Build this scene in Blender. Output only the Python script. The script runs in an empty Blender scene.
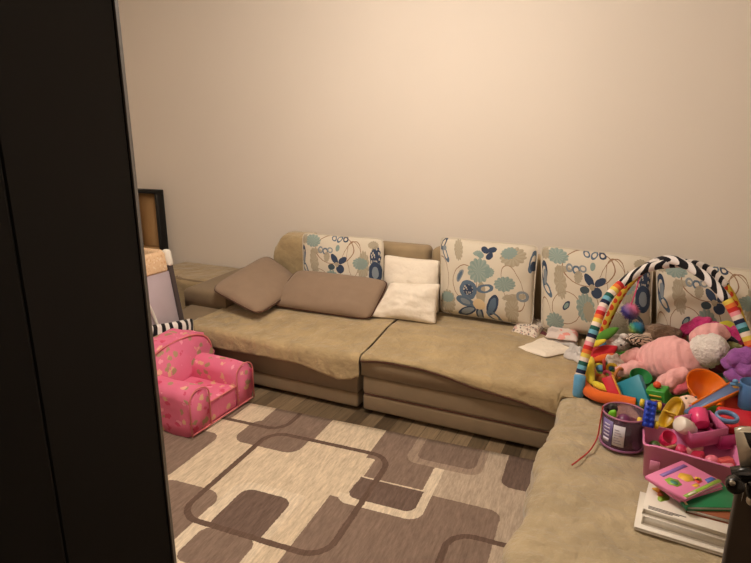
import bpy, bmesh, math, random
from mathutils import Vector, Matrix, noise
random.seed(7)
D = bpy.data; COL = bpy.context.scene.collection; SC = bpy.context.scene
V = Vector
# ---------------------------------------------------------------- camera, light, exposure
cam = D.objects.new('camera', D.cameras.new('camera')); COL.objects.link(cam)
cam.location = (0, 0, 1.7)
cam.rotation_euler = (math.radians(90 - 14.5), 0, math.radians(25.5))
cam.data.sensor_fit = 'HORIZONTAL'; cam.data.sensor_width = 36
cam.data.lens = 564 / 751 * 36
cam.data.clip_start = 0.02
SC.camera = cam
w = D.worlds.new('hallway_gloom'); SC.world = w; w.use_nodes = True
w.node_tree.nodes['Background'].inputs[0].default_value = (0.9, 0.62, 0.42, 1)
w.node_tree.nodes['Background'].inputs[1].default_value = 0.10
def area(name, loc, size, energy, color, rot=(0, 0, 0)):
    l = D.lights.new(name, 'AREA'); l.shape = 'DISK'; l.size = size; l.energy = energy; l.color = color
    o = D.objects.new(name, l); o.location = loc; o.rotation_euler = rot; COL.objects.link(o); return o
lp = D.lights.new('ceiling_bulbs', 'POINT'); lp.energy = 101; lp.color = (1.0, 0.905, 0.805); lp.shadow_soft_size = 0.14
lo = D.objects.new('ceiling_bulbs', lp); lo.location = (-1.35, 2.0, 2.66); COL.objects.link(lo)
SC.view_settings.view_transform = 'Standard'; SC.view_settings.look = 'None'
SC.view_settings.exposure = 0.0; SC.view_settings.gamma = 1.0
SC.view_settings.use_curve_mapping = False
# ---------------------------------------------------------------- materials
def lin(c):
    return tuple(((v / 255) / 12.92 if v / 255 <= .04045 else ((v / 255 + .055) / 1.055) ** 2.4) for v in c) + (1,)
class NT:
    def __init__(s, name):
        s.m = D.materials.new(name); s.m.use_nodes = True; s.t = s.m.node_tree; s.n = s.t.nodes; s.l = s.t.links
        s.b = s.n['Principled BSDF']
    def add(s, t, **k):
        n = s.n.new(t)
        for a, v in k.items(): setattr(n, a, v)
        return n
    def lk(s, a, b): s.l.new(a, b)
    def coord(s, kind='Object'):
        if not hasattr(s, 'tc'): s.tc = s.add('ShaderNodeTexCoord')
        return s.tc.outputs[kind]
    def noise(s, scale, detail=3, vec=None, rough=.5, dist=0):
        n = s.add('ShaderNodeTexNoise'); n.inputs['Scale'].default_value = scale; n.inputs['Detail'].default_value = detail
        n.inputs['Roughness'].default_value = rough; n.inputs['Distortion'].default_value = dist
        s.lk(vec if vec is not None else s.coord(), n.inputs['Vector']); return n
    def mapping(s, vec, loc=(0, 0, 0), rot=(0, 0, 0), sc=(1, 1, 1), kind='POINT'):
        n = s.add('ShaderNodeMapping'); n.vector_type = kind
        n.inputs['Location'].default_value = loc; n.inputs['Rotation'].default_value = rot; n.inputs['Scale'].default_value = sc
        s.lk(vec, n.inputs['Vector']); return n.outputs[0]
    def ramp(s, fac, stops, interp='LINEAR'):
        n = s.add('ShaderNodeValToRGB'); r = n.color_ramp; r.interpolation = interp
        while len(r.elements) > 1: r.elements.remove(r.elements[-1])
        r.elements[0].position = stops[0][0]; r.elements[0].color = stops[0][1]
        for p, c in stops[1:]:
            e = r.elements.new(p); e.color = c
        s.lk(fac, n.inputs[0]); return n.outputs[0]
    def math(s, op, a, b=None, c=None):
        n = s.add('ShaderNodeMath', operation=op)
        for i, v in enumerate((a, b, c)):
            if v is None: continue
            if isinstance(v, (int, float)): n.inputs[i].default_value = v
            else: s.lk(v, n.inputs[i])
        return n.outputs[0]
    def vm(s, op, a, b=None, out=0):
        n = s.add('ShaderNodeVectorMath', operation=op)
        for i, v in enumerate((a, b)):
            if v is None: continue
            if isinstance(v, tuple): n.inputs[i].default_value = v
            else: s.lk(v, n.inputs[i])
        return n.outputs['Value'] if op == 'LENGTH' else n.outputs[0]
    def mix(s, fac, a, b, blend='MIX'):
        n = s.add('ShaderNodeMixRGB', blend_type=blend)
        for i, v in enumerate((fac, a, b)):
            if isinstance(v, (int, float)): n.inputs[i].default_value = v
            elif isinstance(v, tuple): n.inputs[i].default_value = v
            else: s.lk(v, n.inputs[i])
        return n.outputs[0]
    def bump(s, h, strength=.3, dist=.01):
        n = s.add('ShaderNodeBump'); n.inputs['Strength'].default_value = strength; n.inputs['Distance'].default_value = dist
        s.lk(h, n.inputs['Height']); s.lk(n.outputs[0], s.b.inputs['Normal'])
    def base(s, c):
        if isinstance(c, tuple): s.b.inputs['Base Color'].default_value = c
        else: s.lk(c, s.b.inputs['Base Color'])
    def set(s, rough=.6, metal=0, sheen=0, spec=.5, trans=0, coat=0):
        s.b.inputs['Roughness'].default_value = rough; s.b.inputs['Metallic'].default_value = metal
        s.b.inputs['Sheen Weight'].default_value = sheen; s.b.inputs['Specular IOR Level'].default_value = spec
        s.b.inputs['Transmission Weight'].default_value = trans; s.b.inputs['Coat Weight'].default_value = coat
        return s
def mul(c, k): return (c[0] * k, c[1] * k, c[2] * k, 1)
MATS = {}
def plastic(name, rgb, rough=.32):
    if name in MATS: return MATS[name]
    m = NT(name); c = lin(rgb); m.base(m.mix(m.noise(14, 2).outputs[0], mul(c, .93), c)); m.set(rough)
    MATS[name] = m.m; return m.m
def fabric(name, rgb, var=.12, bump=.35, bscale=260, blotch=5, rough=.92, sheen=.15, crease=0):
    if name in MATS: return MATS[name]
    m = NT(name); c = lin(rgb)
    n1 = m.noise(blotch, 4, rough=.6); n2 = m.noise(bscale, 2)
    f = m.ramp(n1.outputs[0], [(.3, (0, 0, 0, 1)), (.7, (1, 1, 1, 1))])
    m.base(m.mix(f, mul(c, 1 - var), mul(c, 1 + var)))
    h = m.math('MULTIPLY', n2.outputs[0], .25)
    if crease:
        n3 = m.noise(crease, 4, rough=.55, dist=.25); h = m.math('ADD', h, m.math('MULTIPLY', n3.outputs[0], 5))
    m.bump(h, bump, .006); m.set(rough, sheen=sheen, spec=.2)
    MATS[name] = m.m; return m.m
# wall
m = NT('wall_paint'); n = m.noise(1.3, 3); m.base(m.mix(n.outputs[0], lin((226, 215, 202)), lin((232, 221, 208))))
m.bump(m.noise(90, 3).outputs[0], .08, .003); m.set(.85, spec=.2); M_WALL = m.m
m = NT('ceiling_paint'); m.base(lin((235, 228, 218))); m.set(.9); M_CEIL = m.m
# laminate floor, boards running away from the door
m = NT('laminate'); v = m.mapping(m.coord(), rot=(0, 0, math.radians(90)))
br = m.add('ShaderNodeTexBrick'); br.offset = .37; m.lk(v, br.inputs['Vector'])
for k, val in (('Scale', 1.0), ('Brick Width', .62), ('Row Height', .095), ('Mortar Size', .0012), ('Bias', 0.0)): br.inputs[k].default_value = val
br.inputs['Color1'].default_value = lin((146, 126, 100)); br.inputs['Color2'].default_value = lin((84, 70, 53)); br.inputs['Mortar'].default_value = lin((40, 30, 22))
g = m.noise(6, 5, m.mapping(m.coord(), sc=(9, .7, 1)), .65, .4)
m.base(m.mix(.8, br.outputs[0], m.ramp(g.outputs[0], [(.3, (.5, .48, .45, 1)), (.7, (1.25, 1.22, 1.18, 1))]), 'MULTIPLY'))
m.bump(g.outputs[0], .1, .003); m.set(.42, spec=.4); M_FLOOR = m.m
def wood(name, rgb, rough=.5, k=.12):
    m = NT(name); c = lin(rgb); g = m.noise(4, 5, m.mapping(m.coord(), sc=(14, 14, 1.2)), .6, .5)
    m.base(m.mix(g.outputs[0], mul(c, 1 - k), mul(c, 1 + k))); m.set(rough, spec=.35); return m.m
M_WENGE = wood('wenge_veneer', (17, 16, 15), .5); M_EDGE = wood('wenge_edge', (50, 44, 38), .45)
M_FRAME2 = wood('wenge_frame', (13, 12, 11), .55)
M_SHELFIN = wood('oak_lining', (176, 138, 92), .55)
M_SOFA = fabric('sofa_microfibre', (136, 117, 92), .07, .3, 420, 7)
M_SOFA2 = fabric('cushion_weave', (146, 124, 104), .05, .4, 500, 9)
M_PIPE = fabric('dark_piping', (78, 48, 34), .05, .2)
M_SUEDE = fabric('sofa_suede', (160, 139, 108), .1, .3, 300, 6)
M_THROW = fabric('plush_throw', (172, 150, 112), .17, .9, 170, 6, sheen=.35, crease=9)
M_THROW2 = fabric('plush_throw_chaise', (174, 156, 124), .17, .9, 170, 6, sheen=.35, crease=11)
M_WHITE = fabric('white_cotton', (238, 226, 208), .03, .5, 420, 8, crease=14)
# ---- flat ornament layers over a vector (used by the rug and the floral fabric)
def rr_mask(m, vec, u0, u1, v0, v1, r, soft=.004):
    c = ((u0 + u1) / 2, (v0 + v1) / 2, 0); h = ((u1 - u0) / 2 - r, (v1 - v0) / 2 - r, 0)
    p = m.vm('ABSOLUTE', m.vm('SUBTRACT', vec, c))
    d = m.vm('LENGTH', m.vm('MAXIMUM', m.vm('SUBTRACT', p, h), (0, 0, 0)))
    return d, r
def rug_material():
    m = NT('rug_pile'); o = m.coord()
    flat = m.vm('MULTIPLY', o, (1, 1, 0))
    wob = m.vm('MULTIPLY', m.vm('SUBTRACT', m.noise(70, 2).outputs['Color'], (.5, .5, .5)), (.009, .009, 0))
    vec = m.vm('ADD', flat, wob)
    CR = lin((216, 198, 172)); BG = lin((190, 172, 152)); MB = lin((138, 118, 105)); DB = lin((116, 97, 87)); LN = lin((108, 88, 77)); CO = lin((224, 208, 184)); TB = lin((164, 144, 127))
    col = CR
    def rect(u0, u1, v0, v1, r, c, fac=1.0):
        nonlocal col
        d, rr = rr_mask(m, vec, u0, u1, v0, v1, r); f = m.math('LESS_THAN', d, rr)
        if fac != 1: f = m.math('MULTIPLY', f, fac)
        col = m.mix(f, col, c)
    def ring(u0, u1, v0, v1, r, wd, c, fac=1.0):
        nonlocal col
        d, rr = rr_mask(m, vec, u0, u1, v0, v1, r)
        f = m.math('MULTIPLY', m.math('LESS_THAN', d, rr), m.math('GREATER_THAN', d, rr - wd))
        if fac != 1: f = m.math('MULTIPLY', f, fac)
        col = m.mix(f, col, c)
    rect(1.27, 3, -.60, .3, .01, BG); rect(1.6, 3, -4, -.4, .01, BG)
    rect(-1.5, -.02, -.24, .3, .05, MB)
    rect(.17, .57, -.25, .3, .01, MB); rect(.13, .55, -.43, -.16, .08, mul(MB, .93))
    rect(-1.5, .045, -.88, -.40, .07, MB)
    rect(.03, .405, -1.6, -.86, .09, MB)
    rect(.405, .86, -1.34, -.73, .1, CO); rect(.40, .48, -1.30, -.95, .03, CO)
    rect(.80, 1.68, -2.6, -.68, .01, MB); rect(1.30, 1.68, -2.6, -.50, .06, MB); rect(1.28, 1.5, -2, -.50, .01, MB)
    rect(-.2, .88, -2.6, -1.34, .01, MB, .9); rect(.78, .885, -1.34, -.6, .005, CR)
    rect(.47, .74, -1.10, -.78, .06, DB); rect(.465, .74, -1.30, -1.085, .05, MB)
    rect(.92, 1.30, -.60, .3, .01, MB)
    rect(.915, 1.345, -.71, -.49, .07, CO); rect(1.29, 1.345, -.65, -.26, .01, CO)
    rect(.90, .975, -.64, -.31, .01, CR)
    rect(.96, 1.30, -.66, -.50, .05, DB); rect(.965, 1.30, -.58, -.48, .008, DB); rect(.97, 1.3, -.487, -.476, .001, CO)
    rect(1.12, 1.53, -.265, .3, .07, TB); rect(1.17, 1.49, -.215, .3, .05, mul(MB, .96))
    rect(1.635, 2.0, -.30, .3, .06, DB)
    ring(.28, 1.065, -1.09, -.245, .13, .032, LN); ring(-.7, .36, -.245, .8, .12, .03, LN)
    ring(1.48, 2.8, -1.5, -.70, .12, .03, LN); ring(-.5, .2, -1.9, -1.35, .1, .03, LN)
    g = m.noise(40, 4, m.mapping(o, sc=(2.4, .35, 1)), .7)
    col = m.mix(1.0, col, m.ramp(g.outputs[0], [(.25, (.64, .62, .60, 1)), (.75, (1.22, 1.22, 1.22, 1))]), 'MULTIPLY')
    g2 = m.noise(420, 2)
    m.base(col); m.bump(m.math('ADD', g.outputs[0], g2.outputs[0]), .4, .006); m.set(.95, spec=.1); return m.m
NAVY = lin((58, 70, 92)); BLUE = lin((92, 110, 130)); GREYB = lin((134, 142, 148)); TEAL = lin((134, 154, 148)); TAN = lin((168, 156, 134)); CREAM = lin((214, 203, 184)); BRN = lin((150, 118, 92))
def floral(name, shapes, asp):
    m = NT(name); uv = m.coord('UV')
    uv = m.vm('MULTIPLY', uv, (asp, 1, 0))
    wob = m.vm('MULTIPLY', m.vm('SUBTRACT', m.noise(9, 2, uv).outputs['Color'], (.5, .5, .5)), (.03, .03, 0))
    uv = m.vm('ADD', uv, wob)
    col = CREAM
    for (kind, u, v, a, b, rot, c) in shapes:
        if kind in ('leaf', 'ell'): a, b = a * 1.22, b * 1.22
        elif kind == 'ring': a, b = a * 1.12, b * 1.12
        q = m.mapping(uv, (u * asp, v, 0), (0, 0, math.radians(rot)), (a, b, 1), 'TEXTURE')
        if kind == 'leaf':
            ln = m.vm('LENGTH', q)
            sx = m.add('ShaderNodeSeparateXYZ'); m.lk(q, sx.inputs[0])
            an = m.math('ARCTAN2', sx.outputs[1], sx.outputs[0])
            lim = m.math('MULTIPLY_ADD', m.math('ABSOLUTE', m.math('SINE', m.math('MULTIPLY', an, 6.5))), .16, .88)
            f = m.math('LESS_THAN', ln, lim)
            vein = m.math('MULTIPLY_ADD', m.math('SINE', m.math('MULTIPLY', an, 13)), .10, .90)
            f = m.math('MULTIPLY', f, vein)
        elif kind == 'ell': f = m.math('LESS_THAN', m.vm('LENGTH', q), 1.0)
        elif kind == 'ring':
            ln = m.vm('LENGTH', q); f = m.math('MULTIPLY', m.math('LESS_THAN', ln, 1.0), m.math('GREATER_THAN', ln, .55))
        elif kind == 'line':
            ln = m.vm('LENGTH', q); f = m.math('MULTIPLY', m.math('LESS_THAN', ln, 1.0), m.math('GREATER_THAN', ln, .955))
        elif kind == 'scale':
            ln = m.vm('LENGTH', q); vo = m.add('ShaderNodeTexVoronoi'); vo.inputs['Scale'].default_value = 3.2; m.lk(q, vo.inputs['Vector'])
            f = m.math('MULTIPLY', m.math('LESS_THAN', ln, 1.0), m.math('MULTIPLY_ADD', m.math('GREATER_THAN', vo.outputs['Distance'], .42), .75, .25))
        col = m.mix(f, col, c)
    g = m.noise(500, 2); m.base(col); cr = m.noise(7, 3)
    m.bump(m.math('ADD', m.math('MULTIPLY', g.outputs[0], .3), m.math('MULTIPLY', cr.outputs[0], 2)), .35, .006); m.set(.9, spec=.15, sheen=.1); return m.m
PA = [('line', .30, .45, .17, .23, 0, BRN), ('line', .80, .45, .12, .3, 20, BRN), ('line', .02, .45, .12, .3, 0, BRN),
      ('leaf', .22, .86, .05, .11, 8, TAN), ('ring', .045, .92, .03, .09, -25, NAVY), ('ring', .07, .78, .03, .10, 25, BLUE), ('ell', .06, .86, .02, .03, 0, GREYB),
      ('leaf', .43, .84, .05, .03, 10, TEAL), ('ell', .50, .89, .03, .045, 60, NAVY), ('ell', .57, .90, .045, .03, 20, NAVY), ('ell', .55, .82, .03, .045, -30, NAVY), ('ell', .46, .82, .035, .03, 0, TEAL),
      ('leaf', .78, .84, .13, .10, 10, TAN), ('leaf', .74, .88, .08, .06, 10, TEAL), ('ring', .97, .80, .035, .13, -8, BLUE), ('ell', .98, .74, .03, .05, 0, NAVY),
      ('leaf', .45, .62, .12, .13, -10, TEAL), ('leaf', .56, .62, .05, .05, 0, TEAL), ('leaf', .72, .49, .11, .08, 8, TEAL),
      ('ring', .245, .53, .03, .08, -25, GREYB), ('ell', .245, .53, .015, .05, -25, BLUE),
      ('leaf', .11, .17, .09, .13, 5, TAN), ('leaf', .10, .23, .08, .06, 5, TEAL),
      ('scale', .34, .36, .10, .10, 0, NAVY), ('ring', .34, .36, .11, .11, 0, BLUE),
      ('ell', .32, .20, .12, .05, -15, GREYB), ('ring', .31, .20, .12, .055, -15, BLUE), ('ring', .32, .07, .12, .05, 22, NAVY), ('ell', .33, .08, .08, .03, 22, GREYB),
      ('ell', .48, .32, .05, .13, 0, TAN), ('ring', .52, .40, .10, .05, 15, BLUE), ('ring', .60, .20, .06, .13, -20, NAVY), ('ell', .60, .20, .035, .09, -20, BLUE),
      ('ell', .46, .05, .04, .10, 0, GREYB), ('ring', .46, .05, .045, .11, 0, NAVY), ('ring', .61, .05, .10, .05, -35, BLUE), ('ell', .46, .19, .07, .06, 0, lin((214, 190, 150))),
      ('leaf', .80, .17, .07, .15, 0, TAN), ('leaf', .82, .34, .13, .035, 12, TAN), ('ring', .90, .36, .07, .06, 0, GREYB)]
PB = [('line', .65, .62, .14, .33, -12, BRN), ('line', .72, .60, .12, .35, 14, BRN), ('line', .25, .30, .17, .2, 0, BRN), ('line', .45, .8, .3, .22, 0, BRN), ('line', .07, .1, .07, .3, 10, BRN),
      ('leaf', .16, .90, .11, .075, -4, TEAL), ('leaf', .19, .60, .06, .16, 8, TAN), ('leaf', .22, .76, .08, .03, 0, TAN),
      ('ring', .03, .68, .04, .13, 0, NAVY), ('ring', .06, .50, .035, .10, 30, BLUE), ('ell', .04, .64, .02, .07, 0, GREYB),
      ('ring', .28, .78, .035, .05, 0, GREYB), ('ring', .34, .76, .04, .05, 0, BLUE), ('ring', .40, .78, .04, .04, 0, GREYB), ('leaf', .36, .68, .04, .06, 0, TAN),
      ('ring', .43, .96, .03, .045, 40, BLUE), ('ring', .50, .95, .03, .05, -30, BLUE), ('ring', .57, .96, .035, .045, 30, NAVY),
      ('ell', .46, .66, .035, .07, 35, NAVY), ('ell', .56, .65, .035, .06, -50, NAVY), ('ell', .53, .52, .05, .055, 0, NAVY), ('ell', .42, .54, .045, .035, 0, lin((70, 84, 92))), ('ell', .49, .58, .025, .03, 0, TAN),
      ('leaf', .43, .33, .085, .14, 8, TEAL), ('leaf', .46, .28, .05, .10, 8, TAN),
      ('ring', .25, .33, .03, .06, -30, NAVY), ('ell', .25, .33, .018, .035, -30, TEAL), ('leaf', .03, .95, .05, .09, 20, TAN), ('ell', .49, .82, .025, .04, 0, TEAL),
      ('leaf', .80, .60, .07, .17, 0, TAN), ('leaf', .77, .62, .09, .07, 0, TEAL), ('scale', .93, .72, .07, .17, 0, NAVY), ('ell', .93, .50, .07, .13, 0, GREYB), ('ring', .93, .50, .07, .14, 0, NAVY),
      ('leaf', .70, .22, .10, .08, 0, TAN), ('ring', .88, .20, .07, .12, 20, BLUE), ('leaf', .90, .90, .06, .05, 0, TAN), ('leaf', .14, .12, .09, .09, 0, TEAL)]
M_FLA = floral('floral_print', PA, 1.25); M_FLB = floral('floral_print_wide', PB, 1.25)
def zebra(name, scale=11, dist=5, rot=35, a=(232, 226, 220), b=(26, 24, 28), kind='Object'):
    m = NT(name); wv = m.add('ShaderNodeTexWave'); wv.inputs['Scale'].default_value = scale; wv.inputs['Distortion'].default_value = dist
    wv.inputs['Detail'].default_value = 1; wv.inputs['Detail Scale'].default_value = .8
    m.lk(m.mapping(m.coord(kind), rot=(0, 0, math.radians(rot))), wv.inputs['Vector'])
    m.base(m.ramp(wv.outputs['Fac'], [(0, lin(b)), (.46, lin(a))], 'CONSTANT')); m.bump(m.noise(300, 2).outputs[0], .2, .003); m.set(.85, sheen=.1, spec=.2); return m.m
def uvstripes(name, cols, n):
    m = NT(name); sx = m.add('ShaderNodeSeparateXYZ'); m.lk(m.coord('UV'), sx.inputs[0])
    f = m.math('FRACT', m.math('MULTIPLY', sx.outputs[0], n))
    k = len(cols); m.base(m.ramp(f, [(i / k, lin(c)) for i, c in enumerate(cols)], 'CONSTANT')); m.bump(m.noise(300, 2).outputs[0], .2, .003); m.set(.85, spec=.2); return m.m
RAINBOW = [(226, 200, 90), (226, 120, 60), (200, 50, 50), (232, 150, 160), (232, 214, 200), (40, 44, 70), (110, 170, 190), (40, 90, 80), (232, 214, 200)]
M_STRIPE = uvstripes('rainbow_stripes', RAINBOW, 1)
def dots(name, bg, fg, scale, kind='UV', sc=(1, 1, 1), lim=.36):
    m = NT(name); vo = m.add('ShaderNodeTexVoronoi'); vo.inputs['Scale'].default_value = scale; vo.inputs['Randomness'].default_value = .25
    m.lk(m.mapping(m.coord(kind), sc=sc), vo.inputs['Vector']); m.base(m.mix(m.math('LESS_THAN', vo.outputs['Distance'], lim), lin(bg), lin(fg))); m.set(.85, spec=.2); return m.m
def print_mat(name, bg, cols, scale=16, lim=.34, rough=.75, kind='Object', bump=.3):
    m = NT(name); nz = m.noise(9, 2); vec = m.vm('ADD', m.coord(kind), m.vm('MULTIPLY', nz.outputs['Color'], (.07, .07, .07)))
    vo = m.add('ShaderNodeTexVoronoi'); vo.inputs['Scale'].default_value = scale; m.lk(vec, vo.inputs['Vector'])
    sx = m.add('ShaderNodeSeparateXYZ'); m.lk(vo.outputs['Color'], sx.inputs[0])
    k = len(cols); c = m.ramp(sx.outputs[0], [(i / k, lin(x)) for i, x in enumerate(cols)], 'CONSTANT')
    f = m.math('LESS_THAN', vo.outputs['Distance'], m.math('MULTIPLY_ADD', m.noise(60, 2).outputs[0], .5, lim - .25))
    m.base(m.mix(m.math('MULTIPLY', f, .8), lin(bg), c)); m.bump(m.noise(10, 3).outputs[0], bump, .02); m.set(rough, spec=.3); return m.m
# ---------------------------------------------------------------- mesh helpers
def finish(name, bm, mat, parent=None, smooth=True, loc=None):
    me = D.meshes.new(name); bmesh.ops.recalc_face_normals(bm, faces=bm.faces); bm.to_mesh(me); bm.free()
    if smooth:
        for p in me.polygons: p.use_smooth = True
    me.materials.append(mat)
    o = D.objects.new(name, me); COL.objects.link(o)
    if parent: o.parent = parent
    if loc is not None: o.location = loc
    return o
def recenter(o):
    """put a top level mesh's origin at the middle of its base"""
    vs = [v.co for v in o.data.vertices]
    c = V(((min(v.x for v in vs) + max(v.x for v in vs)) / 2, (min(v.y for v in vs) + max(v.y for v in vs)) / 2, min(v.z for v in vs)))
    o.data.transform(Matrix.Translation(-c)); o.location = c; return o
def tag(o, label, cat, group=None, kind=None):
    o['label'] = label; o['category'] = cat
    if group: o['group'] = group
    if kind: o['kind'] = kind
    return o
def thing(name, label, cat, loc=(0, 0, 0), rot=(0, 0, 0), group=None):
    o = D.objects.new(name, None); o.empty_display_size = .05; COL.objects.link(o)
    o.location = loc; o.rotation_euler = rot; return tag(o, label, cat, group)
def struct(name, bm, mat, smooth=False):
    o = finish(name, bm, mat, smooth=smooth); o['kind'] = 'structure'; return o
def box(bm, x0, x1, y0, y1, z0, z1, bev=0, seg=3):
    r = bmesh.ops.create_cube(bm, size=1, matrix=Matrix.Translation(((x0 + x1) / 2, (y0 + y1) / 2, (z0 + z1) / 2)) @ Matrix.Diagonal((x1 - x0, y1 - y0, z1 - z0, 1)))
    if bev:
        es = set(e for v in r['verts'] for e in v.link_edges)
        bmesh.ops.bevel(bm, geom=list(es), offset=bev, segments=seg, profile=.5, affect='EDGES')
    return bm
def nbox(*a, **k): return box(bmesh.new(), *a, **k)
def xf(bm, M): bmesh.ops.transform(bm, matrix=M, verts=bm.verts); return bm
def RT(loc=(0, 0, 0), rx=0, ry=0, rz=0):
    return Matrix.Translation(loc) @ Matrix.Rotation(math.radians(rz), 4, 'Z') @ Matrix.Rotation(math.radians(ry), 4, 'Y') @ Matrix.Rotation(math.radians(rx), 4, 'X')
def spline(pts, n=8, closed=False):
    P = [V(p) for p in pts]; out = []; N = len(P)
    rng = range(N if closed else N - 1)
    for i in rng:
        if closed: a, b, c, d = P[i - 1], P[i], P[(i + 1) % N], P[(i + 2) % N]
        else: a, b, c, d = P[max(i - 1, 0)], P[i], P[i + 1], P[min(i + 2, N - 1)]
        for k in range(n):
            t = k / n
            out.append(.5 * ((2 * b) + (c - a) * t + (2 * a - 5 * b + 4 * c - d) * t * t + (3 * b - a - 3 * c + d) * t ** 3))
    if not closed: out.append(P[-1].copy())
    return out
def tube(bm, pts, rad, seg=12, closed=False, uvk=1.0, flat=1.0):
    """sweep a circle along points; rad number or list; UV x runs along the length in metres * uvk"""
    uvl = bm.loops.layers.uv.verify(); N = len(pts); rings = []; L = [0]
    for i in range(1, N): L.append(L[-1] + (pts[i] - pts[i - 1]).length)
    t0 = (pts[1] - pts[0]).normalized(); up = V((0, 0, 1)) if abs(t0.z) < .9 else V((1, 0, 0)); nrm = t0.cross(up).normalized()
    for i in range(N):
        a = pts[i - 1] if (i > 0 or closed) else pts[i]; b = pts[(i + 1) % N] if (i < N - 1 or closed) else pts[i]
        t = (b - a).normalized(); nrm = (nrm - t * nrm.dot(t)).normalized(); bi = t.cross(nrm)
        r = rad[min(int(i * len(rad) / N), len(rad) - 1)] if isinstance(rad, list) else rad
        rings.append([bm.verts.new(pts[i] + (nrm * math.cos(2 * math.pi * k / seg) + bi * flat * math.sin(2 * math.pi * k / seg)) * r) for k in range(seg)])
    for i in range(N if closed else N - 1):
        A, B = rings[i], rings[(i + 1) % N]; l0 = L[i]; l1 = L[i + 1] if i + 1 < N else L[-1] + (pts[0] - pts[-1]).length
        for k in range(seg):
            f = bm.faces.new((A[k], A[(k + 1) % seg], B[(k + 1) % seg], B[k]))
            for lp_, uv in zip(f.loops, ((l0, k / seg), (l0, (k + 1) / seg), (l1, (k + 1) / seg), (l1, k / seg))): lp_[uvl].uv = (uv[0] * uvk, uv[1])
    if not closed:
        bm.faces.new(rings[0][::-1]); bm.faces.new(rings[-1])
    return bm
def ntube(*a, **k): return tube(bmesh.new(), *a, **k)
def taper(rs, N): # resample radii smoothly
    out = []
    for i in range(N):
        f = i / (N - 1) * (len(rs) - 1); a = int(min(f, len(rs) - 2)); t = f - a; out.append(rs[a] * (1 - t) + rs[a + 1] * t)
    return out
def lathe(bm, prof, seg=32, M=None):
    """prof: list of (r, z)"""
    rings = []
    for r, z in prof:
        rings.append([bm.verts.new((max(r, 1e-4) * math.cos(2 * math.pi * k / seg), max(r, 1e-4) * math.sin(2 * math.pi * k / seg), z)) for k in range(seg)])
    for A, B in zip(rings, rings[1:]):
        for k in range(seg): bm.faces.new((A[k], A[(k + 1) % seg], B[(k + 1) % seg], B[k]))
    bm.faces.new(rings[0][::-1]); bm.faces.new(rings[-1])
    if M: bmesh.ops.transform(bm, matrix=M, verts=[v for R in rings for v in R])
    return bm
def nlathe(*a, **k): return lathe(bmesh.new(), *a, **k)
def cupprof(r0, r1, h, t): return [(r0 * .9, 0), (r0, h * .03), (r1, h), (r1 - t * .5, h + t * .4), (r1 - t, h), (r0 - t, t), (0.001, t)]
def blob(bm, c, r, M=None, amp=.0, fr=3, sub=3, seed=0, pw=2):
    """organic lump: ellipsoid with noise; r = (rx, ry, rz)"""
    t = bmesh.ops.create_icosphere(bm, subdivisions=sub, radius=1)
    for v in t['verts']:
        n = v.co.copy(); k = 1 + amp * noise.noise(n * fr + V((seed * 3.1, seed, 0)))
        p = V((n.x * r[0] * k, n.y * r[1] * k, n.z * r[2] * k))
        if M: p = M @ p
        v.co = p + V(c)
    return bm
def nblob(*a, **k): return blob(bmesh.new(), *a, **k)
def fill(bm, pts, h, M=None, bev=0):
    """prism from an outline in xy, height h"""
    a = [bm.verts.new((p[0], p[1], 0)) for p in pts]; b = [bm.verts.new((p[0], p[1], h)) for p in pts]
    n = len(pts); bm.faces.new(a[::-1]); bm.faces.new(b)
    for i in range(n): bm.faces.new((a[i], a[(i + 1) % n], b[(i + 1) % n], b[i]))
    if bev: bmesh.ops.bevel(bm, geom=list({e for v in a + b for e in v.link_edges if (e.verts[0] in a) == (e.verts[1] in a)}), offset=bev, segments=2, affect='EDGES')
    if M: bmesh.ops.transform(bm, matrix=M, verts=bm.verts)
    return bm
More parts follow.
